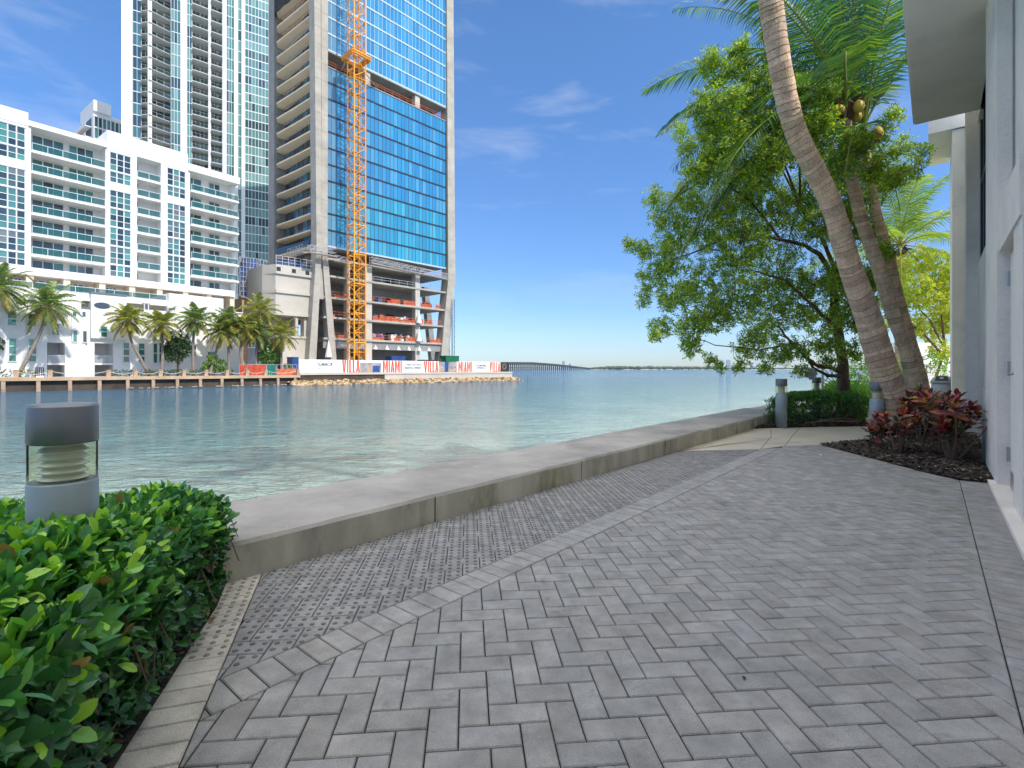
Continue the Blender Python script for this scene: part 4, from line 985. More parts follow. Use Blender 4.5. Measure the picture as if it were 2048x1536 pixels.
def glyphs(text, ua, ub, z0, z1, d, name, m, parent):
    W_ = {'I': .42, 'V': 1.0, 'L': .72, 'A': 1.0, 'M': 1.3}; tot = sum(W_[c] for c in text) + .16*(len(text)-1); k = (ub-ua)/tot; u = ua; hgt = z1-z0
    for c in text:
        w = W_[c]*k; s = .41*k; mb = MB(H.P); g = lambda pts: mb.prism3([(u + p[0]*w, z0 + p[1]*hgt) for p in pts])
        sf = s/w
        P = {'I': [[(0, 0), (1, 0), (1, 1), (0, 1)]] if True else None,
             'L': [[(0, 0), (sf, 0), (sf, 1), (0, 1)], [(sf, 0), (1, 0), (1, .10), (sf, .10)]],
             'V': [[(.5-sf*.45, 0), (.5, 0), (.5, .16), (sf, 1), (0, 1)], [(.5, 0), (.5+sf*.45, 0), (1, 1), (1-sf, 1), (.5, .16)]],
             'A': [[(0, 0), (sf, 0), (.5, .84), (.5, 1), (.5-sf*.45, 1)], [(1-sf, 0), (1, 0), (.5+sf*.45, 1), (.5, 1), (.5, .84)], [(sf+.05, .22), (1-sf-.05, .22), (1-sf-.09, .32), (sf+.09, .32)]],
             'M': [[(0, 0), (sf, 0), (sf, 1), (0, 1)], [(1-sf, 0), (1, 0), (1, 1), (1-sf, 1)], [(sf, .75), (.5, .05), (.5, .42), (sf, 1)], [(.5, .05), (1-sf, .75), (1-sf, 1), (.5, .42)]]}[c]
        if c == 'I': w = W_[c]*k; P = [[(.1, 0), (.9, 0), (.9, 1), (.1, 1)]]
        for j, pl in enumerate(P):
            pts = [(u + p[0]*w, z0 + p[1]*hgt) for p in pl]; n = len(pts); dd = d + .004*j
            b = mb.add([(x, dd, z) for x, z in pts] + [(x, d-.03, z) for x, z in pts]); mb.face([b+i for i in range(n)])
            for i in range(n): mb.face([b+i, b+(i+1)%n, b+n+(i+1)%n, b+n+i])
        mb.build(name, m, parent); u += w + .16*k
glyphs('VILLA', hx(684.5), hx(720), ZB-.05, ZT+.02, -2.02, 'letter', 'red_letter', ho)
glyphs('MIAMI', hx(766), hx(804), ZB, ZT-.05, -2.02, 'letter', 'red_letter', ho)
glyphs('VILLA', hx(848), hx(877), ZB, ZT-.05, -2.02, 'letter', 'red_letter', ho)
glyphs('MIAMI', hx(917), hx(944.5), ZB, ZT-.05, -2.02, 'letter', 'red_letter', ho)
glyphs('VILLA', hx(979.5), hx(1000.5), ZB, ZT-.05, -2.02, 'letter', 'red_letter', ho)
def smalltext(body, ua, ub, z0, z1, d, parent, m='black_letter'):
    cu = bpy.data.curves.new('txt', 'FONT'); cu.body = body; cu.offset = .02; o = bpy.data.objects.new('txt', cu); COL.objects.link(o)
    bpy.context.view_layer.update(); me = o.to_mesh(); vs = [v.co.copy() for v in me.vertices]; fs = [tuple(p.vertices) for p in me.polygons]
    x0 = min(v.x for v in vs); x1 = max(v.x for v in vs); y0 = min(v.y for v in vs); y1 = max(v.y for v in vs)
    mb = MB(H.P); mb.add([(ua + (v.x-x0)/(x1-x0)*(ub-ua), d, z0 + (v.y-y0)/(y1-y0)*(z1-z0)) for v in vs])
    for f in fs: mb.face(f)
    o.to_mesh_clear(); bpy.data.objects.remove(o); bpy.data.curves.remove(cu); mb.build('lettering', m, parent)
for bd, a, b, z0, z1 in (('VILLAMIAMI.COM', 635, 665, 1.72, 2.3), ('TERRA', 635, 645, 1.08, 1.27), ('Y', 649.5, 651.5, 1.05, 1.3), ('ONE', 656, 665, 1.08, 1.27), ('A MAJOR FOOD GROUP', 812, 842, 1.75, 2.25), ('RESIDENTIAL EXPERIENCE', 810, 843, 1.15, 1.65), ('UNCOMPROMISED', 952, 973, 1.75, 2.2), ('EXPERIENCE', 953, 972, 1.2, 1.62)):
    smalltext(bd, hx(a), hx(b), z0, z1, -2.03, ho)

# generic facade pieces ----------------------------------------------
rg = random.Random(17)
TEAL = [(.015, .03, .035), (.03, .06, .065), (.04, .12, .115), (.06, .18, .165), (.075, .24, .21), (.13, .15, .15), (.02, .04, .05), (.05, .10, .10)]
def panes(F, u0, u1, z0, z1, nu, nz, d, cols, r=rg, corr=.5, jit=.15, rows=False):
    mb = MB(F.P); rb_ = [r.choice(cols) for _ in range(nz)]
    for j in range(nu):
        base = r.choice(cols)
        for i in range(nz):
            c = (rb_[i] if rows else base) if r.random() < corr else r.choice(cols); a, b = u0+(u1-u0)*j/nu, u0+(u1-u0)*(j+1)/nu; p, q_ = z0+(z1-z0)*i/nz, z0+(z1-z0)*(i+1)/nz
            mb.poly([(a, d, p), (b, d, p), (b, d, q_), (a, d, q_)], 0, vary(c, jit, r))
    return mb
def grid(F, u0, u1, z0, z1, nu, nz, d0, d1, wv=.05, wh=.05, edge=True):
    mb = MB(F.P)
    for j in range(nu+1):
        if not edge and j in (0, nu): continue
        u = u0+(u1-u0)*j/nu; mb.box(u-wv, u+wv, d0, d1, z0, z1)
    for i in range(nz+1):
        if not edge and i in (0, nz): continue
        z = z0+(z1-z0)*i/nz; mb.box(u0, u1, d0, d1-.006, z-wh, z+wh)
    return mb
def window(F, parent, u0, u1, z0, z1, nu, nz, d, cols=TEAL, wv=.05, wh=.04, corr=.5):
    f = grid(F, u0, u1, z0, z1, nu, nz, d-.06, d+.05, wv, wh).build('window', 'frame_white', parent); panes(F, u0, u1, z0, z1, nu, nz, d-.02, cols, corr=corr).build('pane', 'glass_teal', f)
def railing(F, parent, u0, u1, z, d, name='railing', h=1.05, step=1.6, ends=None):
    mb = MB(F.P); n = max(1, int(round(abs(u1-u0)/step)))
    for i in range(n+1): u = u0+(u1-u0)*i/n; mb.box(u-.03, u+.03, d-.03, d+.03, z, z+h)
    mb.box(u0, u1, d-.035, d+.035, z+h, z+h+.07); mb.box(u0, u1, d-.02, d+.02, z+.06, z+.11); o = mb.build(name, 'frame_white', parent)
    mb = MB(F.P); mb.box(u0, u1, d-.012, d+.012, z+.12, z+h-.01)
    mb.build('glass_panel', 'rail_glass', parent if False else o) if o.parent is None or o.parent.parent is None else mb.build('glass_panel', 'rail_glass', parent)
# ------------------------------------------------------------------ white apartment building
A = thing('apartment_building', 'broad white apartment block with green glass balconies and grids of windows at left', 'building', FA.P(FA.u(240), -8, 0)); a_ = lambda x: FA.u(x)
FZ = [14.9 + 3.03*k for k in range(8)]; FZ[7] = 36.4
uL = a_(0) - 24; bays = {'b0': (uL+2, a_(-4)-1.3), 'w0': (a_(-4), a_(52)), 'b1': (a_(62), a_(211)), 'w2': (a_(219), a_(263)), 'b3': (a_(274), a_(322)), 'w3': (a_(334), a_(372)), 'b4': (a_(380), a_(469))}; uE = a_(476)
mb = MB(FA.P); mb.box(uL, uE-.02, -18, -2.4, 14.9, 36.6); mb.box(uL, uE, -18, -.9, 12, 14.2) if False else None
edges = [(uL, bays['b0'][0]), (bays['b0'][1], bays['w0'][0]), (bays['w0'][1], bays['b1'][0]), (bays['b1'][1], bays['w2'][0]), (bays['w2'][1], bays['b3'][0]), (bays['b3'][1], bays['w3'][0]), (bays['w3'][1], bays['b4'][0])]
for i, (u0, u1) in enumerate(edges): mb.box(u0, u1, -2.5, 0, 14.9, 36.5)
mb.box(bays['b4'][1], uE, -2.5, -1.2, 14.9, 36.5)
# parapets (each block a little different in height)
mb.box(uL, bays['b1'][0]-.3, -18, .05, 36.5, 38.4); mb.box(bays['b1'][0]-.3, bays['b1'][1]+.2, -18, .3, 36.52, 37.25); mb.box(bays['b1'][1]+.2, bays['w3'][1]+.3, -18, .04, 36.5, 39.4)
mb.box(bays['w3'][1]+.3, uE+.2, -18, .35, 36.51, 37.75)
WR = [(14.9, 16.1, None), (16.1, 17.95, 2), (17.95, 18.1, None), (18.1, 20.95, 3), (20.95, 21.1, None), (21.1, 24.0, 3), (24.0, 24.15, None), (24.15, 27.05, 3), (27.05, 27.2, None), (27.2, 30.0, 3), (30.0, 31.25, None), (31.25, 33.0, 2), (33.0, 33.15, None), (33.15, 36.1, 3), (36.1, 36.5, None)]
for k in ('w0', 'w2', 'w3'):
    for z0, z1, n in WR:
        if n is None: mb.box(bays[k][0], bays[k][1], -2.5, -.02, z0, z1)
for k in ('b0', 'b1', 'b3', 'b4'): mb.box(bays[k][0], bays[k][1], -2.5, -.02 if k != 'b4' else .1, 14.9, 16.0)
wall = mb.build('wall', 'white', A)
for k in ('w0', 'w2', 'w3'):
    for z0, z1, n in WR:
        if n: window(FA, A, bays[k][0]+.06, bays[k][1]-.06, z0+.04, z1-.04, 3, n, -.14, wv=.075, wh=.045)
for k in ('b0', 'b1', 'b3', 'b4'):
    u0, u1 = bays[k]; dep = -2.38; out = .25 if k in ('b0', 'b1') else (.02 if k == 'b3' else .55)
    for f in range(7):
        z0, z1 = FZ[f], FZ[f+1]
        cols = rg.choice([TEAL[2:5]*2+TEAL[:1], TEAL, TEAL[:3]+TEAL[6:], TEAL[1:4]])
        if k in ('b0', 'b1'): sp_ = [(u0+.5, u0+(u1-u0)*.47, 3), (u0+(u1-u0)*.54, u1-1.0, 3)]
        elif k == 'b3': sp_ = [(u0+.1, u1-2.6, 3)]
        else: sp_ = [(u0+.1, u0+(u1-u0)*.36, 2), (u0+(u1-u0)*.53, u1-1.7, 2)]
        for s0, s1, n in sp_:
            if f == 6: window(FA, A, s0, s1, z0+.1, z1-.25, n, 1, -2.3, cols, wv=.06); 
            else: window(FA, A, s0, s1, (z0+.1 if f else 16.02), z1-.5, n, 1, -2.3, cols, wv=.06)
        if f:
            mb = MB(FA.P); mb.box(u0+.01, (u1 if k != 'b4' else uE-.05)-.01, -2.4, out, z0-.32, z0); b = mb.build('balcony', 'white', A)
            railing(FA, b, u0+.1, (u1 if k != 'b4' else uE-.1)-.1, z0, out-.1, step=1.9)
# terrace storey
mb = MB(FA.P); mb.box(uL, uE, -18, -3, 0.1, 14.89); mb.build('terrace_wall', 'cream', A)
for x in (8, 61, 135, 206, 266, 321, 373, 420, 466): mb = MB(FA.P); u = a_(x); mb.box(u-.4, u+.4, -2.9, -.3, 11.9, 14.89); mb.build('terrace_column', 'cream', A)
for xa, xb in ((20, 52), (70, 128), (143, 190), (214, 245), (330, 362), (428, 456)): window(FA, A, a_(xa), a_(xb), 12.0, 14.6, 4, 1, -2.9, [(.05, .05, .045), (.12, .13, .12), (.2, .19, .16)], .05, .05)
# lower front block (town houses) -------------------------------------
T = thing('town_houses', 'low white block with round window and green windows along the quay below the apartments', 'building', FP_.P(FP_.u(220), -3, .1)); t_ = lambda x, d=0.: FP_.u(x, d)
def tz(x, y, d=0.): return FP_.z(x, y, d)
mb = MB(FP_.P); u0, u1 = t_(-40), t_(485)
holes = [(370, 510, 730, 1000), (745, 893, 735, 1000), (605, 655, 905, 1000), (640, 712, 400, 455), (992, 1320, 428, 470)]
def c2(x, y): X = x/3.9385; Y_ = 500 + y/3.9385; return t_(X), tz(X, Y_)
# wall made of vertical strips between hole edges
xs = sorted({-40*3.94, 485*3.94} | {h[0] for h in holes} | {h[1] for h in holes})
topz = lambda X: 12.0 if X < 1330 else (13.3 if X < 1760 else 11.2)
xs = sorted(set(xs) | {1330, 1760})
for a, b in zip(xs, xs[1:]):
    ua, ub = t_(a/3.9385), t_(b/3.9385); m_ = (a+b)/2; z = .05; hh = sorted([(c2(m_, h[3])[1], c2(m_, h[2])[1]) for h in holes if h[0] <= m_ <= h[1]])
    for z0, z1 in hh:
        if z0 > z+.3: mb.box(ua, ub, -3.5, 0, z, z0)
        z = z1
    mb.box(ua, ub, -3.5, 0, z, topz(m_)-.003)
mb.box(u0, u1, -8, -3.4, 0, 11.2); mb.box(u0-22, u0-.01, -8, 0, .05, 11.95); mb.box(t_(338), t_(447), -8, -3.4, 11.2, 13.3)
mb.box(t_(180), t_(251), .005, .5, c2(850, 700)[1], 12.05); mb.box(t_(95), t_(127), .004, .28, 6.5, 10.9)
mb.box(t_(143), t_(170), .003, .2, .1, 8.6)
mb.build('wall', 'white', T)
mb = MB(FP_.P); mb.box(t_(178.5), t_(252), -.3, .62, 12.052, 12.25); mb.box(t_(162), t_(180), -.1, .12, 9.85, 10.05); mb.build('parapet_cap', 'gunmetal', T)
mb = MB(FP_.P)
for h in holes[3:]: (a, z1), (b, z0) = c2(h[0], h[2]), c2(h[1], h[3]); mb.box(a, b, -3.4, -1.8, z0-.6, z1+.4)
mb.build('recess_wall', 'cream', T)
for i, h in enumerate(holes[:2]):
    a, b = t_(h[0]/3.9385), t_(h[1]/3.9385); zf = c2((h[0]+h[1])/2, 897)[1]
    mb = MB(FP_.P); mb.box(a, b, -3.3, .05, zf-.15, zf+.12); bal = mb.build('balcony', 'white', T)
    mb = MB(FP_.P)
    for k in range(19): u = a+.1+(b-a-.2)*k/18; mb.box(u-.02, u+.02, -.12, -.07, zf+.12, zf+1.15)
    mb.box(a, b, -.13, -.05, zf+1.15, zf+1.22); mb.build('railing', 'frame_white', bal)
(a, z1), (b, z0) = c2(605, 905), c2(655, 1000); mb = MB(FP_.P)
for k in range(8): u = a + (b-a)*(k+.5)/8; mb.box(u-.025, u+.025, -.3, -.24, .1, z1)
mb.build('gate', 'dark_metal', T); mb = MB(FP_.P); mb.box(a, b, -.5, -.4, .1, z1); mb.build('door', 'quay_pile', T)
mb = MB(FP_.P); (cu_, cz) = c2(806, 441); cu_ = t_(806/3.9385, .5); vs = [(cu_ + .98*math.cos(k*math.pi/14), .53, cz + .46*math.sin(k*math.pi/14)) for k in range(28)]; b = mb.add(vs); mb.face([b+i for i in range(28)]); vs2 = [(v[0], .49, v[2]) for v in vs]; b2 = mb.add(vs2)
for i in range(28): mb.face([b+i, b+(i+1)%28, b2+(i+1)%28, b2+i])
mb.build('round_window', 'mullion', T)
GW = [(.04, .19, .16), (.03, .14, .12), (.05, .24, .2), (.03, .06, .06)]
for x0, x1, y0, y1, n in [(55,130,490,595,2),(218,288,500,600,2),(65,130,695,820,2),(65,130,828,880,1),(222,288,700,820,2),(222,288,828,882,1),(400,462,578,672,2),(568,605,485,565,1),(643,677,485,570,1),(568,605,632,727,1),(645,682,637,730,1),(968,1020,595,640,1),(968,1020,730,830,2),(968,1020,838,885,1),(1088,1140,735,830,2),(1088,1140,838,885,1),(1205,1240,620,715,2),(1250,1285,620,715,2),(1205,1240,735,890,2),(1250,1285,735,890,2),(1310,1340,735,890,2),(1495,1530,630,680,1),(1635,1700,800,840,1),(1495,1545,750,840,2),(-90,-20,490,595,2),(-90,-20,700,880,3)]:
    m_ = (x0+x1)/2; dd = .006; dd = .506 if 709 < m_ < 988 and y1 < 700 else (.286 if 374 < m_ < 500 and y0 > 540 and y1 < 690 else (.208 if 563 < m_ < 670 and y0 > 600 else .006))
    dd += .03; ua, ub = t_(x0/3.9385), t_(x1/3.9385); za, zb = c2(m_, y1)[1], c2(m_, y0)[1]; window(FP_, T, ua, ub, za, zb, 1, n, dd+.03, GW, .07, .06, .7)
mb = MB(FP_.P); (a, z1), (b, z0) = c2(782, 600), c2(838, 690); window(FP_, T, a, b, z0, z1, 1, 2, .56, GW, .07, .06)
railing(FP_, T, t_(-30), t_(333), 12.003, -.15, 'terrace_railing', .85, 2.3)
mb = MB(FP_.P)
for x in (288, 296, 335, 344, 350): mb.box(t_(x)-.06, t_(x)+.06, .05, .2, 8.5, 11.6)
mb.box(t_(284), t_(300), .02, .25, 11.3, 11.5); mb.box(t_(333), t_(352), .02, .25, 10.9, 11.1); mb.build('pergola', 'frame_white', T)
# planters and hedges at the foot, on the quay
def bank_hedge(xa, xb, h, cols, seed, label):
    F = H; r = random.Random(seed); mb = MB(); ua, ub = F.u(xa, -3), F.u(xb, -3)
    for k in range(int((ub-ua)*26)):
        p = Vector(F.P(r.uniform(ua, ub), -3 + r.uniform(-.5, .5), .1 + r.uniform(.1, 1)*h)); rosette(mb, p, rvec(r) + Vector((0, 0, .6)), r, .22, .12, cols, 5, 2, (.4, 1.4))
    o = mb.build('hedge', 'leaf'); tag(o, label, 'hedge')
DG = [(.12, .20, .04), (.05, .11, .03), (.03, .07, .025)]
bank_hedge(0, 24, 1.0, DG, 51, 'low dark hedge on the quay left of the leftmost leaning palm foot'); bank_hedge(40, 72, 1.0, [(.4, .42, .06), (.2, .28, .05), (.06, .1, .03)], 52, 'low yellow-green hedge on the quay right of the leftmost leaning palm foot')
bank_hedge(226, 345, .95, DG, 53, 'long dark low hedge on the quay between the right balcony and the dark round tree'); bank_hedge(345, 420, .95, DG, 54, 'dark low hedge on the quay between the dark round tree and the bright bush'); bank_hedge(440, 466, .95, DG, 55, 'short dark hedge on the quay right of the bright bush')
bn = thing('planter_box', 'dark railed planter box standing on the quay right of the leftmost leaning palm', 'planter', H.P(H.u(80, -2), -2, .1)); mb = MB(H.P); u = H.u(72, -2); v_ = H.u(87, -2)
mb.box(u, v_, -2.4, -1.6, .1, .3); mb.build('base', 'white', bn); mb = MB(H.P)
for k in range(5): w_ = u+(v_-u)*k/4; mb.box(w_-.03, w_+.03, -2.42, -2.36, .3, 1.3); mb.box(w_-.03, w_+.03, -1.64, -1.58, .3, 1.3)
mb.box(u, v_, -2.43, -1.57, 1.3, 1.38); mb.build('frame', 'dark_metal', bn)

# ------------------------------------------------------------------ tall green glass tower
B = thing('glass_tower', 'very tall green glass tower with white piers and stacks of balconies behind the white apartments', 'building', FB.P(FB.u(380), -8, 0)); b_ = lambda x: FB.u(x); ZT_ = 128
mb = MB(FB.P); mb.box(b_(246), b_(537), -24, -3.2, 0, ZT_); mb.build('core', 'balcony_grey', B)
for x0, x1, d in ((243, 265, .6), (361, 374, .3), (417, 422, -.4), (445, 453, .2), (468, 476, .2), (483, 490, .3)):
    mb = MB(FB.P); mb.box(b_(x0), b_(x1), -3.3, d, 0, ZT_+.5+d); mb.build('pier', 'white', B)
def strip(x0, x1, z0, z1, pitch, n, d, cols, wv, wh, corr=.25):
    nz = int((z1-z0)/pitch); f = grid(FB, b_(x0), b_(x1), z0, z0+nz*pitch, n, nz, d-.1, d+.06, wv, wh).build('curtain_wall', 'frame_white', B)
    # each storey is two panes high; blinds vary from flat to flat
    mb = panes(FB, b_(x0), b_(x1), z0, z0+nz*pitch, n, nz, d, cols, corr=.78, jit=.1, rows=True); mb.build('glazing', 'glass_teal', f)
BT = [(.05, .12, .12), (.08, .20, .19), (.13, .27, .25), (.17, .31, .29), (.17, .31, .29), (.03, .07, .09), (.10, .23, .22)]
BD = [(.02, .06, .09), (.03, .09, .12), (.05, .14, .17)]
P33 = 3.35
strip(265, 282, 8, ZT_, P33, 2, -1.2, BD, .04, .12); strip(342, 361, 8, ZT_, P33, 3, -.3, BT, .05, .10); strip(374, 384, 8, ZT_, P33, 2, -.5, BT, .05, .08)
strip(453, 468, 8, ZT_, P33, 3, -.3, BT, .05, .10); strip(476, 483, 8, ZT_, P33, 1, -.3, BT, .05, .10); strip(490, 537, 8, ZT_, 2.8, 7, 0, BT, .06, .14)
for x0, x1, n in ((282, 342, 4), (384, 417, 4), (422, 445, 3)):
    strip(x0, x1, 8, ZT_, P33, n, -3.0, [(.03, .06, .06), (.06, .13, .12), (.12, .2, .18), (.16, .19, .17)], .05, .10)
nb_ = 0
for f in range(36):
    z = 8 + P33*f
    if z < 20: continue
    for x0, x1, dp in ((282, 342, 2.2), (384.5, 416.5, .7), (422.5, 444.5, .5)):
        if z > 122: continue
        mb = MB(FB.P); ua, ub = b_(x0), b_(x1)
        if dp > 2: mb.prism([(ua, -3), (ub, -3), (ub, -.9), (ua+(ub-ua)*.30, 1.5), (ua, -.2)], z-.16, z)
        else: mb.prism([(ua, -3), (ub, -3), (ub, dp*.3), (ua, dp)], z-.22, z)
        o = mb.build('balcony', 'balcony_grey', B); mb = MB(FB.P)
        line = [(ub, -.95), (ua+(ub-ua)*.30, 1.4), (ua, -.25)] if dp > 2 else [(ub, dp*.3-.05), (ua, dp-.05)]
        for (p, q_) in zip(line, line[1:]):
            mb.bar((p[0], p[1], z+1.05), (q_[0], q_[1], z+1.05), .05)
            n = max(2, int(abs(p[0]-q_[0])/1.5))
            for k in range(n+1): w_ = (p[0]+(q_[0]-p[0])*k/n, p[1]+(q_[1]-p[1])*k/n); mb.bar((w_[0], w_[1], z), (w_[0], w_[1], z+1.05), .03)
        mb.build('railing', 'scaffold', o); 
mb = MB(FB.P); u = b_(300); mb.box(u-.5, u+.5, .3, 1.1, 0, ZT_); mb.build('column', 'white', B)

# smaller tower peeking out between ------------------------------------
D = thing('glass_tower', 'distant green glass tower with a white roof block peeking over the white apartments', 'building', FD.P(FD.u(200), -8, 0)); d_ = lambda x: FD.u(x); ZD = 80.5
mb = MB(FD.P); mb.box(d_(187), d_(262), -26, -.3, 0, ZD); mb.build('core', 'white', D)
f = grid(FD, d_(188), d_(262), 30, ZD-.3, 9, 14, -.3, .1, .12, .22).build('curtain_wall', 'frame_white', D); panes(FD, d_(188), d_(262), 30, ZD-.3, 9, 14, -.2, TEAL+BT).build('glazing', 'glass_teal', f)
mb = MB(FD.P); mb.box(d_(187), d_(222), -14, 0, ZD+1.2, ZD+4.6); mb.box(d_(187), d_(222), -13, -.8, ZD, ZD+1.2); mb.box(d_(222), d_(245), -12, -1, ZD, ZD+1.4); mb.build('roof_block', 'white', D)
for k in range(14):
    z = 34 + k*3.3; mb = MB(FD.P); u = d_(187); mb.box(u-1.6, u, -25, -2, z, z+.25); mb.box(u-1.6, u-1.5, -25, -2, z+.25, z+1.2); mb.build('balcony', 'white', D)
mb = MB(FD.P); u = d_(187); mb.box(u-.05, u+.02, -25, -2, 30, ZD-.5); mb.build('side_glazing', 'mullion', D)

# ------------------------------------------------------------------ tower under construction
C_ = thing('tower_under_construction', 'unfinished tower with blue glass, bare concrete piers and open lower floors', 'building', FC.P(66, -10, .4)); c_ = lambda x, d=0.: FC.u(x, d)
Z0 = 26.5; FH_ = 3.4; NF = 25; ZC = Z0 + NF*FH_; UL, UR = 52.3, c_(891)
mb = MB(FC.P)
mb.box(51.6, UR, -24, -.5, Z0+.02, Z0+11*FH_); mb.box(51.6, UR, -24, -.5, Z0+12*FH_, ZC)
mb.build('core', 'concrete_grey', C_); mb = MB(FC.P); mb.box(55, UR-1, -24, -4, Z0+11*FH_, Z0+12*FH_); mb.build('open_storey_core', 'dark', C_)  # open storey core painted near-black, putting the interior shade into the colour
BG = [(.03, .21, .42), (.033, .23, .44), (.03, .20, .41), (.04, .26, .47), (.03, .21, .43), (.07, .29, .48)]
for k in range(NF):
    if k == 11: continue
    z0, z1 = Z0 + k*FH_, Z0 + (k+1)*FH_; pale = k > 11; n = 31
    mb = MB(FC.P)
    for j in range(n):
        a, b = UL+(UR-UL)*j/n, UL+(UR-UL)*(j+1)/n; c = vary(rg.choice(BG), .07, rg)
        if k < 4: c = (c[0]*.9, c[1]*1.15, c[2]*.95)
        if j < 2: c = lerp(c, (.16, .26, .34), .6)
        wob = rg.uniform(-.012, .012); mb.poly([(a, wob, z0+.3), (b, -wob, z0+.3), (b, -wob+rg.uniform(-.012, .012), z1), (a, wob, z1)], 0, c)
    cw = mb.build('curtain_wall', 'glass_blue', C_)
    mb = MB(FC.P); mb.box(UL, UR, -.5, .10, z0-.02, z0+.3)
    mb.build('spandrel', 'mullion_pale' if pale or k == 0 else 'spandrel', cw)
    mb = MB(FC.P)
    for j in range(n+1): u = UL+(UR-UL)*j/n; mb.box(u-.035, u+.035, -.05, .05, z0+.3, z1-.02)
    mb.build('mullion', 'mullion_pale' if pale else 'mullion', cw)
# open storey
z = Z0 + 11*FH_; mb = MB(FC.P); mb.box(UL, UR, -7, .12, z-.15, z+.12); mb.box(UL, UR, -7, .1, z+FH_-.3, z+FH_); mb.build('floor_slab', 'concrete_grey', C_)
mb = MB(FC.P)
for h_ in (.6, 1.1): mb.box(UL, UR, .05, .1, z+h_, z+h_+.07)
for i in range(16): mb.box(UL+2*i, UL+2*i+.07, .05, .1, z+.12, z+1.2)
mb.build('safety_rail', 'safety_orange', C_)
for x in (736, 836): mb = MB(FC.P); u = c_(x); mb.box(u-.7, u+.7, -1.6, -.2, z+.12, z+FH_-.35); mb.build('column', 'concrete_pale', C_)
def tcol(parent, name, m, ub0, ub1, zb, ut0, ut1, zt, d0, d1, dt0=None, dt1=None):
    dt0 = d0 if dt0 is None else dt0; dt1 = d1 if dt1 is None else dt1; mb = MB(FC.P); N = max(2, int((zt-zb)/3.4))
    rs = []
    for i in range(N+1):
        f = i/N; a, b = ub0+(ut0-ub0)*f, ub1+(ut1-ub1)*f; e0, e1 = d0+(dt0-d0)*f, d1+(dt1-d1)*f; zz = zb+(zt-zb)*f; rs.append(mb.add([(a, e1, zz), (b, e1, zz), (b, e0, zz), (a, e0, zz)]))
    for i in range(N):
        for k in range(4): mb.face([rs[i]+k, rs[i]+(k+1)%4, rs[i+1]+(k+1)%4, rs[i+1]+k])
    mb.face([rs[0]+k for k in (3, 2, 1, 0)]); mb.face([rs[-1]+k for k in range(4)])
    for i in range(1, N):                       # pour joints
        f = i/N; a, b = ub0+(ut0-ub0)*f, ub1+(ut1-ub1)*f; zz = zb+(zt-zb)*f; e1 = d1+(dt1-d1)*f; mb.box(a-.02, b+.02, e1-.3, e1+.03, zz-.06, zz+.06)
    return mb.build(name, m, parent)
tcol(C_, 'corner_pier', 'concrete_site', 49.75, 50.85, Z0-1, 48.9, 50.5, ZC+1, -1.5, .8); tcol(C_, 'corner_pier', 'concrete_site', 50.95, 52.2, Z0-1, 50.75, 52.4, ZC+1, -1.2, .6)
tcol(C_, 'corner_leg', 'concrete_site', c_(612.5), c_(627.5), .4, 49.75, 50.85, Z0-1, -1.5, .8); tcol(C_, 'corner_leg', 'concrete_site', c_(659.5), c_(672.5), .4, 50.95, 52.2, Z0-1, -1.2, .6)
tcol(C_, 'corner_web', 'concrete_site', 50.6, 51.6, 15.5, 50.7, 51.1, Z0-1, -1.0, .2)
tcol(C_, 'right_pier', 'concrete_site', c_(893.5), c_(907.5), 24, c_(890), c_(903), ZC+1, -2, .6); tcol(C_, 'right_leg', 'concrete_site', c_(876.5), c_(892), .4, c_(893.5), c_(907.5), 24, -2, .6)
# left face: back pier, glazing and balconies
mb = MB(FC.P); mb.box(48.9, 52, -20.5, -17.5, 0, ZC+1); mb.build('back_pier', 'concrete_grey', C_)
mb = MB(FC.P)
for k in range(NF):
    z0 = Z0 + k*FH_
    for j in range(7):
        a, b = -2.2 - j*2.15, -2.2 - (j+1)*2.15; c = vary(rg.choice([(.03, .14, .24), (.02, .07, .11), (.05, .2, .3), (.015, .03, .04)]), .2, rg); mb.poly([(51.4, a, z0), (51.4, b, z0), (51.4, b, z0+FH_-.3), (51.4, a, z0+FH_-.3)], 0, c)
sg = mb.build('side_glazing', 'glass_blue', C_); mb = MB(FC.P)
for j in range(8): a = -2.2 - j*2.15; mb.box(51.33, 51.4, a-.05, a+.05, Z0, ZC)
mb.build('side_mullions', 'mullion', sg)
for k in range(NF+1):
    z0 = Z0 + k*FH_; mb = MB(FC.P); mb.prism([(51.5, -1.5), (49.7, -2.0), (49.35, -8), (48.75, -15.8), (49.6, -17.4), (51.5, -17.4)], z0-.28, z0); sl = mb.build('balcony', 'soffit', C_)
    mb = MB(FC.P); line = [(49.75, -2.05), (49.4, -8), (48.8, -15.8), (49.65, -17.3)]
    for p, q_ in zip(line, line[1:]):
        mb.bar((p[0], p[1], z0+1.1), (q_[0], q_[1], z0+1.1), .04); mb.bar((p[0], p[1], z0+.6), (q_[0], q_[1], z0+.6), .02); n = max(1, int(abs(p[1]-q_[1])/1.6))
        for i in range(n+1): w_ = (p[0]+(q_[0]-p[0])*i/n, p[1]+(q_[1]-p[1])*i/n); mb.bar((w_[0], w_[1], z0), (w_[0], w_[1], z0+1.1), .03)
    mb.build('railing', 'safety_orange' if k in (14, 15) else ('mullion' if k < 11 else 'scaffold'), sl)
mb = MB(FC.P); mb.prism([(49.72, -2.05), (49.38, -8), (48.72, -15.85), (48.66, -15.85), (49.3, -8), (49.65, -2.05)], Z0, Z0+1.35); mb.build('glass_balustrade', 'glass_blue', C_); 
mb = MB(FC.P); ln = [(49.55, -2.6), (49.1, -8), (48.45, -15.9), (49.3, -17.4)]
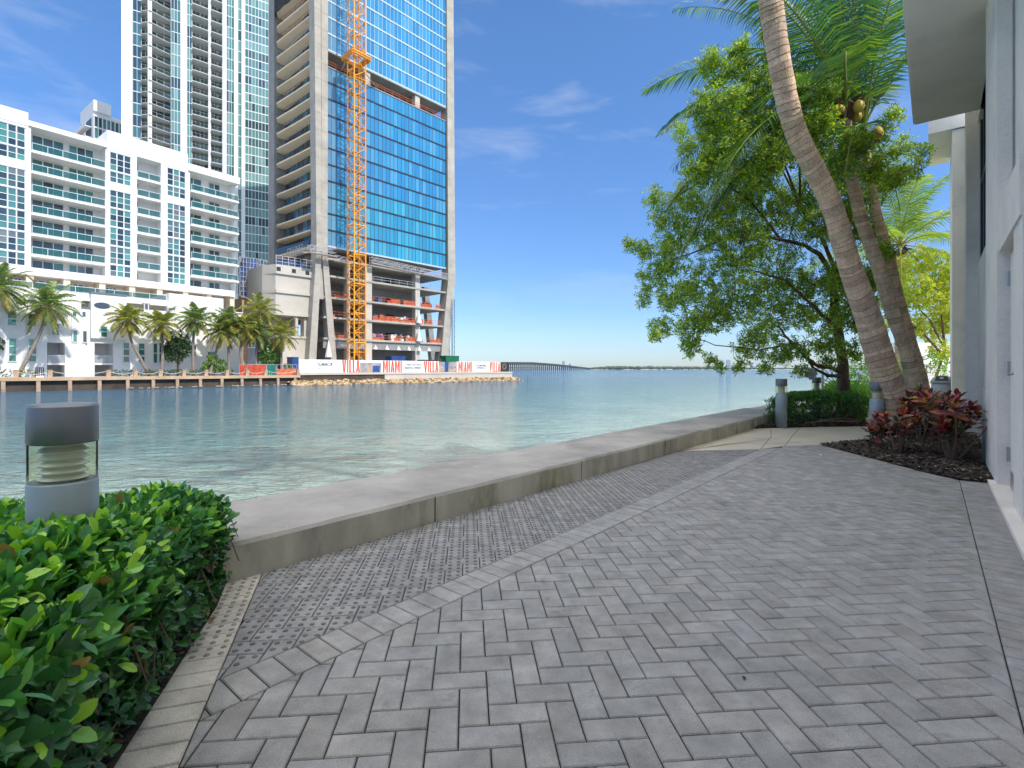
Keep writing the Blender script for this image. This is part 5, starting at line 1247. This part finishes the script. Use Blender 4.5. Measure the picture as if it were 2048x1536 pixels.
for p, q_ in zip(ln, ln[1:]):
    n = 6
    for i in range(n):
        f0, f1 = i/n, (i+1)/n; P0 = (p[0]+(q_[0]-p[0])*f0+.12*math.sin(i*2.+p[1]), p[1]+(q_[1]-p[1])*f0); P1 = (p[0]+(q_[0]-p[0])*f1+.12*math.sin((i+1)*2.+p[1]), p[1]+(q_[1]-p[1])*f1)
        zz0 = Z0+16*FH_-.6; mb.prism([P0, P1, (P1[0]+.05, P1[1]), (P0[0]+.05, P0[1])], zz0, Z0+17.8*FH_)
mb.build('debris_net', 'net_black', C_)
# open lower storeys
for z in (24.3, 20.7, 16.2, 12.06, 7.67):
    mb = MB(FC.P); mb.box(51.5, UR, -20, .35 if z < 20 else .15, z-.42, z); mb.build('floor_slab', 'concrete_site', C_)
mb = MB(FC.P); mb.box(51.6, UR-1.5, -.5, -.05, 5.5, 7.25); mb.build('transfer_beam', 'concrete_grey', C_)
for x0, x1 in ((732, 744), (831, 840), (694, 700)):
    mb = MB(FC.P); mb.box(c_(x0), c_(x1), -1.4, -.0, .4, 24); mb.build('column', 'concrete_pale', C_)
mb = MB(FC.P); zz = [.4, 7.25, 11.64, 15.78, 20.28, 23.88, 26.3]; ua, ub = c_(744, -6), c_(828, -6); du0 = c_(771, -6); du1 = c_(789, -6)
mb.box(ua-4, du0, -18, -6, .4, 26.3); mb.box(du1, ub, -18, -6, .4, 26.3); mb.box(du0, du1, -18, -7.5, .4, 26.3)
for i in range(6): mb.box(du0, du1, -7.5, -6, zz[i]+2.7, zz[i+1])
mb.build('core_wall', 'concrete_grey', C_)
mb = MB(FC.P); mb.box(du0+.02, du1-.02, -7.4, -7.3, .5, 24); mb.build('door_opening', 'dark', C_)
mb = MB(FC.P); mb.box(53, ua-4.2, -12, -9, .4, 26.3); mb.build('core_wall', 'concrete_grey', C_)
for x0, x1, zb in ((845, 878, 12), (850, 872, 0)):
    tcol(C_, 'raking_column', 'concrete_grey', c_(866, -14), c_(876, -14), .4, c_(848, -14), c_(857, -14), 24, -15.5, -14) if zb else None
ro = random.Random(12)
for z in (16.2, 12.06, 7.67, 20.7, 24.3):
    for x0, x1 in ((655, 694), (745, 830), (841, 880)):
        if z > 20 and x0 == 655: continue
        a, b = c_(x0), c_(x1); mb = MB(FC.P); n = max(2, int((b-a)/2.2)); mt = 'safety_orange' if z < 20 else 'scaffold'
        for i in range(n+1): u = a+(b-a)*i/n; mb.box(u-.04, u+.04, .12, .18, z, z+1.15)
        for h_ in (.55, 1.1): mb.box(a, b, .12, .17, z+h_-.04, z+h_+.04)
        if z < 20:
            u = a
            while u < b-.5:
                w_ = ro.uniform(.6, 2.6)
                if ro.random() < .6: mb.box(u, min(b, u+w_), .05, .08, z+.02, z+ro.uniform(.55, 1.05))
                u += w_ + .1
        mb.build('safety_rail', mt, C_)
# stored material on the floors
stk = []
for k in range(48):
    z = ro.choice((16.2, 12.06, 7.67, 7.67)); x = ro.uniform(748, 876)
    if 828 < x < 843: continue
    stk.append((z, x, ro.choice([('quay_pile', 'brown'), ('safety_orange', 'orange'), ('container_blue', 'blue'), ('frame_white', 'white'), ('husk', 'dark')])))
stk.sort(); ORD = ('first', 'second', 'third', 'fourth', 'fifth', 'sixth', 'seventh', 'eighth', 'ninth', 'tenth', 'eleventh', 'twelfth', 'thirteenth', 'fourteenth', 'fifteenth', 'sixteenth', 'seventeenth', 'eighteenth', 'nineteenth', 'twentieth', 'twenty-first', 'twenty-second', 'twenty-third', 'twenty-fourth', 'twenty-fifth', 'twenty-sixth'); cn = {}
for z, x, (m_, cname) in stk:
    u = c_(x); s = ro.uniform(.5, 1.6); mb = MB(FC.P); mb.box(u-s/2, u+s/2, -ro.uniform(1.8, 2.6), -ro.uniform(.9, 1.5), z, z+ro.uniform(.5, 1.5)); mb.box(u-s/3, u+s/4, -1.9, -1.2, z+1.0, z+1.0+ro.uniform(.1, .6))
    o = mb.build('material_stack', m_); i_ = cn.get(z, 0); cn[z] = i_+1
    tag(o, '%s material stack on the %s open floor of the unfinished tower, %s from the crane' % (cname, {7.67: 'lowest', 12.06: 'middle', 16.2: 'upper'}[z], ORD[i_]), 'material stack', 'material stacks on the open floors')
# work platforms
def truss(parent_label, pts, h, w, name='work_platform'):
    t = thing(name, parent_label, 'work platform', FC.P(pts[0][0], pts[0][1], pts[0][2])); mb = MB(FC.P)
    for (p, q_) in zip(pts, pts[1:]):
        L_ = math.dist(p[:2], q_[:2]); n = max(2, int(L_/1.3)); dx, dy = (q_[0]-p[0])/L_, (q_[1]-p[1])/L_; nx, ny = -dy*w, dx*w
        for o_ in (0, 1):
            A0 = (p[0]+nx*o_, p[1]+ny*o_); A1 = (q_[0]+nx*o_, q_[1]+ny*o_)
            for hh in (0, h*.5, h): mb.bar((A0[0], A0[1], p[2]+hh), (A1[0], A1[1], q_[2]+hh), .05)
            for i in range(n):
                f0, f1 = i/n, (i+1)/n; g = lambda f: (A0[0]+(A1[0]-A0[0])*f, A0[1]+(A1[1]-A0[1])*f, p[2]+(q_[2]-p[2])*f); a, b = g(f0), g(f1)
                mb.bar(a, (a[0], a[1], a[2]+h), .04); mb.bar((a[0], a[1], a[2]+(h if i % 2 else 0)), (b[0], b[1], b[2]+(0 if i % 2 else h)), .035)
    mb.build('frame', 'scaffold', t); mb = MB(FC.P)
    for (p, q_) in zip(pts, pts[1:]):
        L_ = math.dist(p[:2], q_[:2]); dx, dy = (q_[0]-p[0])/L_, (q_[1]-p[1])/L_; nx, ny = -dy*w, dx*w; b = mb.add([(p[0], p[1], p[2]), (q_[0], q_[1], q_[2]), (q_[0]+nx, q_[1]+ny, q_[2]), (p[0]+nx, p[1]+ny, p[2]), (p[0], p[1], p[2]-.12), (q_[0], q_[1], q_[2]-.12), (q_[0]+nx, q_[1]+ny, q_[2]-.12), (p[0]+nx, p[1]+ny, p[2]-.12)])
        for f in ((0,1,2,3),(7,6,5,4),(0,4,5,1),(1,5,6,2),(2,6,7,3),(3,7,4,0)): mb.face([b+i for i in f])
    mb.build('deck', 'concrete_pale', t)
truss('long pale lattice work platform hung below the blue glass right of the crane', [(c_(735), .8, 24.4), (c_(891), .8, 23.6)], 1.3, .9)
truss('lattice work platform wrapped round the concrete corner pier under the glass', [(47.6, -5.5, 24.4), (47.6, 1.4, 24.3), (53.2, 1.4, 24.3)], 1.4, 1.0)
truss('short lattice work platform between the corner pier and the crane mast', [(53.6, .9, 23.6), (c_(694), .9, 23.4)], 1.1, .8)
# podium block left of the corner
Pd = thing('podium_block', 'pale cast concrete podium block with ledges left of the corner piers', 'building', FC.P(46, -8, .1)); e0 = c_(551, -1); e1 = 49.6
mb = MB(FC.P); PX = [(e1, -1.0), (e0, -1.0), (e0-1.3, -4), (e0-1.3, -16), (e1, -16)]
def poly_d(pts, z0, z1, k=0.):
    mb.prism([(p[0], p[1]+k*(1 if p[1] > -1.5 else 0)) for p in pts], z0, z1)
poly_d(PX, 19.7, 21.5, .35); poly_d(PX, 16.6, 19.7); poly_d(PX, 16.0, 16.6, .3); poly_d(PX, 12.2, 16.0); poly_d(PX, 11.7, 12.2, .25)
mb.box(c_(563, -1.2), c_(612, -1.2), -1.6, -1.2, .2, 7.3); mb.box(e0, e1, -12, -1.0, 7.3, 7.75)
mb.box(c_(591, -1.1), c_(596, -1.1), -1.9, -1.1, 7.75, 11.7); mb.box(c_(608, -1.4), c_(614, -1.4), -3, -1.4, 7.75, 11.7); mb.box(e0, e1, -12, -7, 7.75, 11.7)
mb.build('concrete', 'concrete_pale', Pd); mb = MB(FC.P)
for x in (557.5, 588, 615): u = c_(x, -.6); mb.box(u-.4, u+.4, -.65, -.63, 20.2, 21.0)
mb.build('wall_opening', 'dark', Pd)
mb = MB(FC.P)
for i in range(7): u = e0 + (e1-e0)*i/6; mb.box(u-.06, u+.06, -.8, -.7, 21.5, 23.3)
for h_ in (22.1, 22.7, 23.25): mb.box(e0, e1, -.8, -.73, h_-.05, h_+.05)
mb.build('guard_rail', 'scaffold', Pd); mb = MB(FC.P)
for i in range(5): u = e0 + .5 + (e1-e0-1)*i/5; mb.box(u, u+ro.uniform(.8, 1.6), -2.6, -1.3, 21.5, 22.2+ro.uniform(0, .6))
mb.build('tarpaulin', 'rope_blue', Pd)
Pb = thing('rear_podium', 'lower brown-grey concrete podium wall behind the palms, left of the unfinished tower', 'building', FC.P(40, -14, .1)); mb = MB(FC.P); f0, f1 = c_(484, -12), e0-1.0
mb.box(f0, f1, -30, -12, .1, 15.8); mb.build('concrete', 'quay_cap', Pb); mb = MB(FC.P)
for i in range(5): z = 2 + i*2.8; mb.box(f0, f1, -12, -11.97, z, z+.06)
mb.box(f0-.3, f1, -13, -11.6, 15.8, 16.05); mb.build('pour_joint', 'concrete_grey', Pb)
Sc = thing('scaffold_tower', 'scaffold wrapped in dark blue sheeting on the podium beside the white apartments', 'scaffold', FC.P(f0, -12, 16)); mb = MB(FC.P); g0, g1 = c_(478, -12), c_(532, -12)
for i in range(9):
    u = g0+(g1-g0)*i/8
    for d in (-11.6, -13.2): mb.bar((u, d, 16.1), (u, d, 24.3), .06)
for k in range(9): z = 16.1 + k; mb.bar((g0, -11.6, z), (g1, -11.6, z), .05); mb.bar((g0, -13.2, z), (g1, -13.2, z), .05)
for i in range(8): a, b = g0+(g1-g0)*i/8, g0+(g1-g0)*(i+1)/8; mb.bar((a, -11.6, 16.1+(i % 3)*2), (b, -11.6, 18.1+(i % 3)*2), .04)
mb.build('frame', 'scaffold', Sc); mb = MB(FC.P)
for i in range(10):
    for k in range(4):
        if ro.random() < .82: a, b = g0+(g1-g0)*i/10, g0+(g1-g0)*(i+1)/10-.06; mb.box(a, b, -11.8-ro.random()*.3, -11.75, 16.2+k*2.0, 18.0+k*2.0)
mb.build('sheeting', 'rope_blue', Sc); mb = MB(FC.P); mb.box(g0, g1, -13.6, -11.9, 19.9, 20.0); mb.box(g0+.5, g1, -13.5, -12.2, 16.05, 23.4); mb.build('formwork', 'concrete_grey', Sc)
# lamp hoods under the beam
for i, x in enumerate((751, 774, 797, 818, 839, 858)):
    u = c_(x, .5); p = FC.P(u, .5, 5.55); mb = MB(); mb.lathe(p, [(0, 0), (.55, 0), (.12, .75), (.05, 1.0), (0, 1.0)], 8)
    o = mb.build('lamp_hood', 'frame_white'); tag(o, 'white conical lamp hood on the long beam of the unfinished tower, %s from the crane' % ('first', 'second', 'third', 'fourth', 'fifth', 'sixth')[i], 'lamp', 'lamp hoods along the beam')
mb = MB(); 
for x, z0, z1 in ((838, 12.2, 14.6), (838, 7.8, 10.6), (657, 3.6, 7.0)):
    p = FC.P(c_(x, .7), .7, z0); mb = MB(); mb.lathe(p, [(0, 0), (.75, 0), (.35, (z1-z0)*.6), (.06, z1-z0), (0, z1-z0)], 8); o = mb.build('white_chute', 'frame_white')
    tag(o, {12.2: 'white cone-shaped sheet on the column of the unfinished tower, upper of two', 7.8: 'white cone-shaped sheet on the column of the unfinished tower, lower of two', 3.6: 'white cone-shaped sheet at the foot of the corner legs'}[z0], 'sheet')
# site things behind the hoarding
def container(label, x0, x1, z1, d, m, name='container'):
    t = thing(name, label, 'container', FC.P(c_(x0, d), d, .4)); a, b = c_(x0, d), c_(x1, d); mb = MB(FC.P); mb.box(a, b, d-2.4, d, .6, z1); mb.build('body', m, t); mb = MB(FC.P); n = int((b-a)/.3)
    for i in range(n): u = a+(b-a)*(i+.5)/n; mb.box(u-.07, u+.07, d, d+.06, .7, z1-.15)
    mb.build('ribs', m, t); mb = MB(FC.P)
    for zz_ in (.42, z1): mb.box(a-.05, b+.05, d-2.45, d+.08, zz_, zz_+.18)
    mb.build('frame', m, t)
container('blue waste container under the open floors of the unfinished tower', 783, 810, 3.9, 1.5, 'container_blue'); container('blue container between the palms and the left end of the hoarding', 585, 597, 3.3, 2.5, 'container_blue'); container('green site cabin at the foot of the right leg of the tower', 892, 918, 4.3, 2.5, 'container_green', 'site_cabin'); container('dark machinery box beside the right leg behind the hoarding', 842, 876, 3.2, 1.5, 'banner_dark')
# hoist mast beside the right leg
hm = thing('hoist_mast', 'thin dark lattice hoist mast beside the right leg of the unfinished tower', 'mast', FC.P(c_(897), .5, .4)); mb = MB(FC.P); u = c_(898, 0); 
for a in (0, .9):
    for d in (.2, 1.1): mb.bar((u+a, d, .4), (u+a, d, 19), .06)
for i in range(14): z = .5 + i*1.3; mb.bar((u, 1.1, z), (u+.9, 1.1, z+1.3), .04); mb.bar((u, 1.1, z), (u+.9, 1.1, z), .04)
mb.build('frame', 'mullion', hm)
# debris fences on the quay
for xa, xb, m_, lb_ in ((479, 492, 'net_red', 'red mesh fence panel beside the white wall end'), (495, 533, 'net_red', 'long dark red mesh fence panel behind the slender palm'), (534, 552, 'net_green', 'dark green mesh fence panel right of the slender palms'), (554, 594, 'safety_orange', 'pale orange mesh fence panel left of the white hoarding')):
    t = thing('mesh_fence', lb_, 'fence', H.P(H.u(xa, -2.5), -2.5, .1)); mb = MB(H.P); ua, ub = H.u(xa, -2.5), H.u(xb, -2.5)
    for i in range(5): u = ua+(ub-ua)*i/4; mb.box(u-.04, u+.04, -2.56, -2.5, .1, 1.95)
    mb.box(ua, ub, -2.56, -2.5, 1.9, 1.96); mb.build('frame', 'scaffold', t); mb = MB(H.P); z1 = 1.88 if m_ != 'safety_orange' else 1.35
    n = 12; rows = []
    for i in range(n+1):
        u = ua+(ub-ua)*i/n; w_ = .06*math.sin(i*1.7); rows.append(mb.add([(u, -2.48+w_, .12), (u, -2.47-w_, z1*.6), (u, -2.48, z1 - (.0 if m_ != 'safety_orange' else .25*abs(math.sin(i*.9)))), (u, -2.5, z1), (u, -2.5, .12)]))
    for i in range(n):
        for k in (0, 1): mb.face([rows[i]+k, rows[i+1]+k, rows[i+1]+k+1, rows[i]+k+1])
    mb.build('mesh_sheet', m_, t)

# ------------------------------------------------------------------ tower crane
uc, vc = c_(713, 5), 5.0; cr_ = thing('tower_crane', 'orange lattice tower crane mast rising in front of the blue glass tower', 'crane', FC.P(uc, vc, .4)); hw = 1.3
def cz(x, y, d): return FC.z(x, y, d)
for s in range(19):
    z0, z1 = .6 + s*6, .6 + (s+1)*6; mb = MB(FC.P); r = .13 if s < 5 else .11; cs = [(uc-hw, vc-hw), (uc+hw, vc-hw), (uc+hw, vc+hw), (uc-hw, vc+hw)]
    for c in cs: mb.bar((c[0], c[1], z0), (c[0], c[1], z1), r*1.25)
    for k in range(4):
        a, b = cs[k], cs[(k+1) % 4]
        for i in range(3): za, zb = z0+2*i, z0+2*i+2; mb.bar((a[0], a[1], za), (b[0], b[1], za), .06); p, q_ = (a, b) if (i + s) % 2 else (b, a); mb.bar((p[0], p[1], za), (q_[0], q_[1], zb), .075)
        mb.bar((a[0], a[1], z1-.08), (b[0], b[1], z1-.08), .11)
    if s % 2 == 0: mb.bar((cs[0][0], cs[0][1], z0+2), (cs[2][0], cs[2][1], z0+2), .05); mb.bar((cs[1][0], cs[1][1], z0+4), (cs[3][0], cs[3][1], z0+4), .05)
    mb.bar((uc+.5, vc+.3, z0), (uc+.5, vc+.3, z1), .04); mb.bar((uc+.9, vc+.3, z0), (uc+.9, vc+.3, z1), .04)
    for i in range(10): mb.bar((uc+.5, vc+.3, z0+.6*i), (uc+.9, vc+.3, z0+.6*i), .03)
    mb.box(uc-.9, uc+.2, vc-.9, vc+.6, z0+3.0, z0+3.06) if s % 2 else None
    mb.build('mast_section', 'orange', cr_)
mb = MB(FC.P); zc = 65.3
for k in range(2):
    w_ = hw + .75
    for a, b in (((-w_, -w_), (w_, -w_)), ((w_, -w_), (w_, w_)), ((w_, w_), (-w_, w_)), ((-w_, w_), (-w_, -w_))): mb.bar((uc+a[0], vc+a[1], zc-.5+k*.5), (uc+b[0], vc+b[1], zc-.5+k*.5), .22)
mb.box(uc-hw-.8, uc-hw-.05, vc-hw-.8, vc+hw+.8, zc, zc+.08); mb.box(uc+hw+.05, uc+hw+.8, vc-hw-.8, vc+hw+.8, zc, zc+.08); mb.build('collar', 'orange', cr_)
mb = MB(FC.P); mb.bar((uc-hw, vc-hw, zc-.3), (55.5, .1, zc-1.0), .14); mb.bar((uc+hw, vc-hw, zc-.3), (64, .1, zc-1.0), .14); mb.build('wall_tie', 'scaffold', cr_)
mb = MB(FC.P); mb.box(uc-2.2, uc+2.2, vc-2.2, vc+2.2, .3, .62); mb.build('base', 'concrete_pale', cr_)

# ------------------------------------------------------------------ palms and trees on the far bank
def bank_pt(x, y, d): u = H.u(x, d); return Vector(H.P(u, d, H.z(x, y, d)))
YG = [(.38, .34, .10), (.20, .24, .06), (.30, .31, .08), (.12, .17, .05), (.46, .37, .08)]
GG = [(.30, .30, .10), (.13, .20, .07), (.18, .26, .08), (.08, .14, .05), (.26, .30, .09)]
def far_palm(label, pts, L_, seed, cols, d=-4, n=30, wide=1., lean=0):
    r = random.Random(seed); P = [bank_pt(x, y, d) for x, y in pts]; P[0].z = .08; t = thing('coconut_palm', label, 'palm tree', tuple(P[0]), 'coconut palms along the far quay'); mb = MB()
    Q = []
    for i in range(len(P)-1):
        p0, p1, p2, p3 = P[max(0, i-1)], P[i], P[i+1], P[min(len(P)-1, i+2)]
        for k in range(5): f = k/5; Q.append(.5*((2*p1) + (p2-p0)*f + (2*p0-5*p1+4*p2-p3)*f*f + (3*p1-p0-3*p2+p3)*f**3))
    Q.append(P[-1]); mb.tube([tuple(p) for p in Q], [.24 - .10*i/(len(Q)-1) for i in range(len(Q))], 8); mb.build('trunk', 'trunk_far', t, True); mb = MB()
    for k in range(n):
        e = 75 - (75+48)*(k/(n-1)); c = cols if k < n*.75 else [cols[0]]+[(.44, .34, .08), (.34, .24, .08)]+cols[1:3]
        frond(mb, tuple(P[-1]), k*2.399+seed, R(e), L_*r.uniform(.85, 1.15), 28, .95*wide, .13, c, r, r.uniform(.8, 1.25), 1, r.uniform(-.3, .3), .05)
    mb.build('fronds', 'frond', t); return t
far_palm('leftmost palm on the far quay, only its right-hand fronds in the picture', [(-14, 742), (-8, 680), (-4, 575)], 3.7, 1, GG)
far_palm('palm with a long trunk leaning right, before the left recessed balcony of the white block', [(34, 744), (66, 696), (84, 655), (96, 612)], 4.0, 2, GG, n=36)
far_palm('palm whose trunk bends left, right of the round window, with yellow lower fronds', [(299, 748), (280, 716), (262, 680), (256, 640)], 3.0, 3, YG, n=32)
far_palm('straight palm with yellow fronds left of the dark round tree', [(324, 742), (325, 700), (323, 648)], 3.1, 4, YG)
far_palm('tall green palm standing just right of the dark round tree', [(387, 744), (386, 690), (391, 640)], 3.0, 5, GG)
far_palm('yellow palm leaning right over the bright green bush', [(419, 742), (430, 710), (446, 662)], 3.4, 6, YG, n=34)
far_palm('slender straight palm right of the bright green bush at the end of the white block', [(458, 744), (457, 700), (456, 640)], 2.8, 7, GG)
far_palm('palm at the white block corner before the brown podium wall', [(486, 744), (481, 700), (486, 655)], 3.3, 8, YG)
far_palm('tallest palm before the brown podium wall, just under the pale ledges', [(513, 740), (516, 680), (520, 622)], 3.6, 9, YG, -5)
far_palm('slender palm standing behind the rope between red and green mesh panels', [(511, 748), (513, 700), (514, 662)], 3.3, 10, GG)
far_palm('palm with broad drooping fronds rightmost on the quay, left of the hoarding', [(562, 744), (563, 705), (563, 668)], 3.7, 11, YG, n=30)
def far_tree(label, x, ybase, blobs, cols, seed, name='tree', ls=.34, dens=45):
    d = -4.5; p = bank_pt(x, ybase, d); p.z = .08; bs = [(*bank_pt(a, b, d), r_/FPX*H.t(a, d)) for a, b, r_ in blobs]
    leaf_tree(name, label, tuple(p), [[tuple(p), tuple((p + Vector(bs[0][:3]))/2 + Vector((.3, 0, 0))), bs[0][:3]], [tuple(p), bs[-1][:3]]], bs, cols, ls, dens, seed, (.16, .05), .5, name, 6)
far_tree('dark green round tree before the middle of the white block', 355, 742, [(353, 695, 20), (338, 690, 15), (368, 700, 15), (352, 675, 15), (340, 710, 13), (366, 682, 13), (372, 692, 11), (335, 703, 11), (355, 712, 14)], [(.12, .2, .05), (.05, .1, .03), (.035, .08, .03)], 61, dens=70)
far_tree('bright yellow-green round bush leaning against the palm trunk', 428, 745, [(428, 728, 14), (415, 730, 11), (440, 730, 12), (425, 716, 11), (445, 738, 8), (410, 737, 8)], [(.42, .5, .08), (.2, .32, .06), (.12, .22, .04)], 62, 'bush', dens=70)
far_tree('bright green leafy tree before the brown podium wall', 540, 742, [(533, 706, 14), (524, 712, 10), (545, 704, 11), (535, 692, 10), (530, 720, 9), (548, 716, 9), (540, 720, 9)], [(.32, .45, .08), (.16, .3, .05), (.09, .18, .04)], 63, dens=70)
far_tree('dark tree at the far left edge beside the leftmost palm', -14, 742, [(-6, 688, 12), (-14, 680, 14), (-3, 695, 8)], [(.1, .15, .04), (.05, .09, .03)], 64)
far_tree('small bright green shrub behind the orange mesh panel', 575, 744, [(573, 733, 7), (580, 736, 6)], [(.3, .4, .08), (.12, .22, .05)], 65, 'bush')

# ------------------------------------------------------------------ bridge, island, far towers
bgx = lambda f: (1/ (1/820. + (1/1900. - 1/820.)*f))
def bp(f):
    x = 930 + (1182-930)*f; Y = bgx(f); y = [(0, 729), (.32, 725.2), (.52, 725.4), (.68, 728.2), (.8, 731.2), (1, 737)]
    for (a, ya), (b, yb) in zip(y, y[1:]):
        if a <= f <= b: k = (f-a)/(b-a); yy = ya+(yb-ya)*k
    return Vector(((x-1024)/FPX*Y, Y, CAMH + (HOR-yy)/FPX*Y))
BR = thing('bridge', 'long low causeway bridge on many piers crossing the bay on the horizon', 'bridge', (bp(.5).x, bp(.5).y, WZ)); mb = MB(); mb2 = MB(); N = 40
for i in range(N):
    a, b = bp(i/N), bp((i+1)/N); n = Vector((b.y-a.y, -(b.x-a.x), 0)).normalized()*6
    for m_, z0, z1, k in ((mb, -3.0, 0, 1), (mb2, 0, 1.1, 1.03)):
        q = [a-n*k, b-n*k, b+n*k, a+n*k]; v = m_.add([(p.x, p.y, p.z+z0) for p in q] + [(p.x, p.y, p.z+z1) for p in q])
        for f in ((3,2,1,0),(4,5,6,7),(0,1,5,4),(2,3,7,6)): m_.face([v+j for j in f])
mb.build('deck', 'bridge', BR); mb2.build('parapet', 'bridge', BR)
for i in range(62):
    f = (i+.5)/62; p = bp(f)
    # equal spacing along the real bridge
    mb = MB()
    for o_ in (-4, 4): mb.box(p.x-1.3, p.x+1.3, p.y+o_-1.3, p.y+o_+1.3, WZ-.5, p.z-2.9)
    mb.box(p.x-1.8, p.x+1.8, p.y-6, p.y+6, p.z-4.2, p.z-2.95); mb.build('pier', 'bridge', BR)
mb = MB(); a, b = bp(0), bp(.97); mb.prism([(a.x, a.y-14), (b.x, b.y-14), (b.x, b.y-11), (a.x, a.y-11)], 3.2, 4.4); mb.build('lower_walkway', 'bridge', BR)
isl = []; ri = random.Random(3); mb = MB(); pts = []
for i in range(61): x = 1176 + (1760-1176)*i/60; Y = 1900 + 15*i; pts.append(((x-1024)/FPX*Y, Y))
for i in range(60):
    a, b = pts[i], pts[i+1]; mb.prism([(a[0], a[1]), (b[0], b[1]), (b[0]+20, b[1]+160), (a[0]+20, a[1]+160)], WZ-.3, .4)
tag(mb.build('island', 'sand'), kind='structure')
mb = MB()
for i in range(1500):
    f = ri.random(); k = min(59, int(f*60)); a, b = pts[k], pts[k+1]; q_ = f*60-k; x = a[0]+(b[0]-a[0])*q_+ri.uniform(0, 30); y = a[1]+(b[1]-a[1])*q_+ri.uniform(8, 90); h = ri.uniform(6, 11)*(1.25 if f < .42 else .75)*(.5 + min(1, f*14)*.5); r_ = h*ri.uniform(.45, .8)
    mb.lathe((x, y, 0), [(r_*.8, .2), (r_*1.1, h*.4), (r_*.75, h*.8), (.2, h)], 6)
tag(mb.build('mangroves', 'island'), 'low dark green band of trees on the island along the horizon', 'woodland', kind='stuff')
def far_tower(label, x, w, y0, Y, nfl=14):
    t = thing('tower_block', label, 'building', ((x-1024)/FPX*Y, Y, 0)); W_ = w/FPX*Y; zt = CAMH + (HOR-y0)/FPX*Y; X = (x-1024)/FPX*Y; mb = MB(); mb.box(X-W_/2, X+W_/2, Y, Y+W_, 0, zt); mb.box(X-W_/4, X+W_/4, Y+W_*.2, Y+W_*.7, zt, zt+W_*.25); mb.build('body', 'far_tower', t); mb = MB()
    for i in range(nfl): z = zt*(i+.5)/nfl; mb.box(X-W_*.46, X+W_*.46, Y-.3, Y, z, z+zt/nfl*.4)
    mb.build('windows', 'mullion', t)
far_tower('left one of two pale identical towers on the horizon seen under the leafy tree', 1443.5, 6.5, 720, 3600); far_tower('right one of two pale identical towers on the horizon seen under the leafy tree', 1458, 6.5, 720, 3620)
far_tower('tiny pale block on the horizon above the falling end of the bridge', 1127, 5, 722.5, 3300); far_tower('tiny lower block on the horizon right of the one above the bridge end', 1140, 4, 727.5, 3300)
far_tower('low wide pale block on the horizon left of the two towers', 1302, 8, 731, 3500, 4)
far_tower('low pale block on the horizon right of the two towers', 1510, 10, 732, 3500, 4)
# channel marker
mb = MB(); p = bank_pt(1044, 758, 1); mb.tube([(p.x+1.5, p.y-1, WZ-.4), (p.x+1.2, p.y-1, WZ+1.3)], .05, 6); tag(mb.build('mooring_stake', 'dark_metal'), 'thin dark stake sticking out of the water off the end of the rocks', 'stake')

# ------------------------------------------------------------------ air
hz = MB(); hz.box(-1500, 2900, -60, 4300, -8, 150); hzo = hz.build('haze', 'path')
hm_ = bpy.data.materials.new('haze'); hm_.use_nodes = True; t = hm_.node_tree; t.nodes.clear(); o_ = nn(t, 'ShaderNodeOutputMaterial'); v_ = nn(t, 'ShaderNodeVolumePrincipled')
v_.inputs['Color'].default_value = (.80, .88, 1, 1); v_.inputs['Density'].default_value = .00005; v_.inputs['Anisotropy'].default_value = .2; t.links.new(v_.outputs[0], o_.inputs['Volume'])
hzo.data.materials.clear(); hzo.data.materials.append(hm_); tag(hzo, kind='stuff')
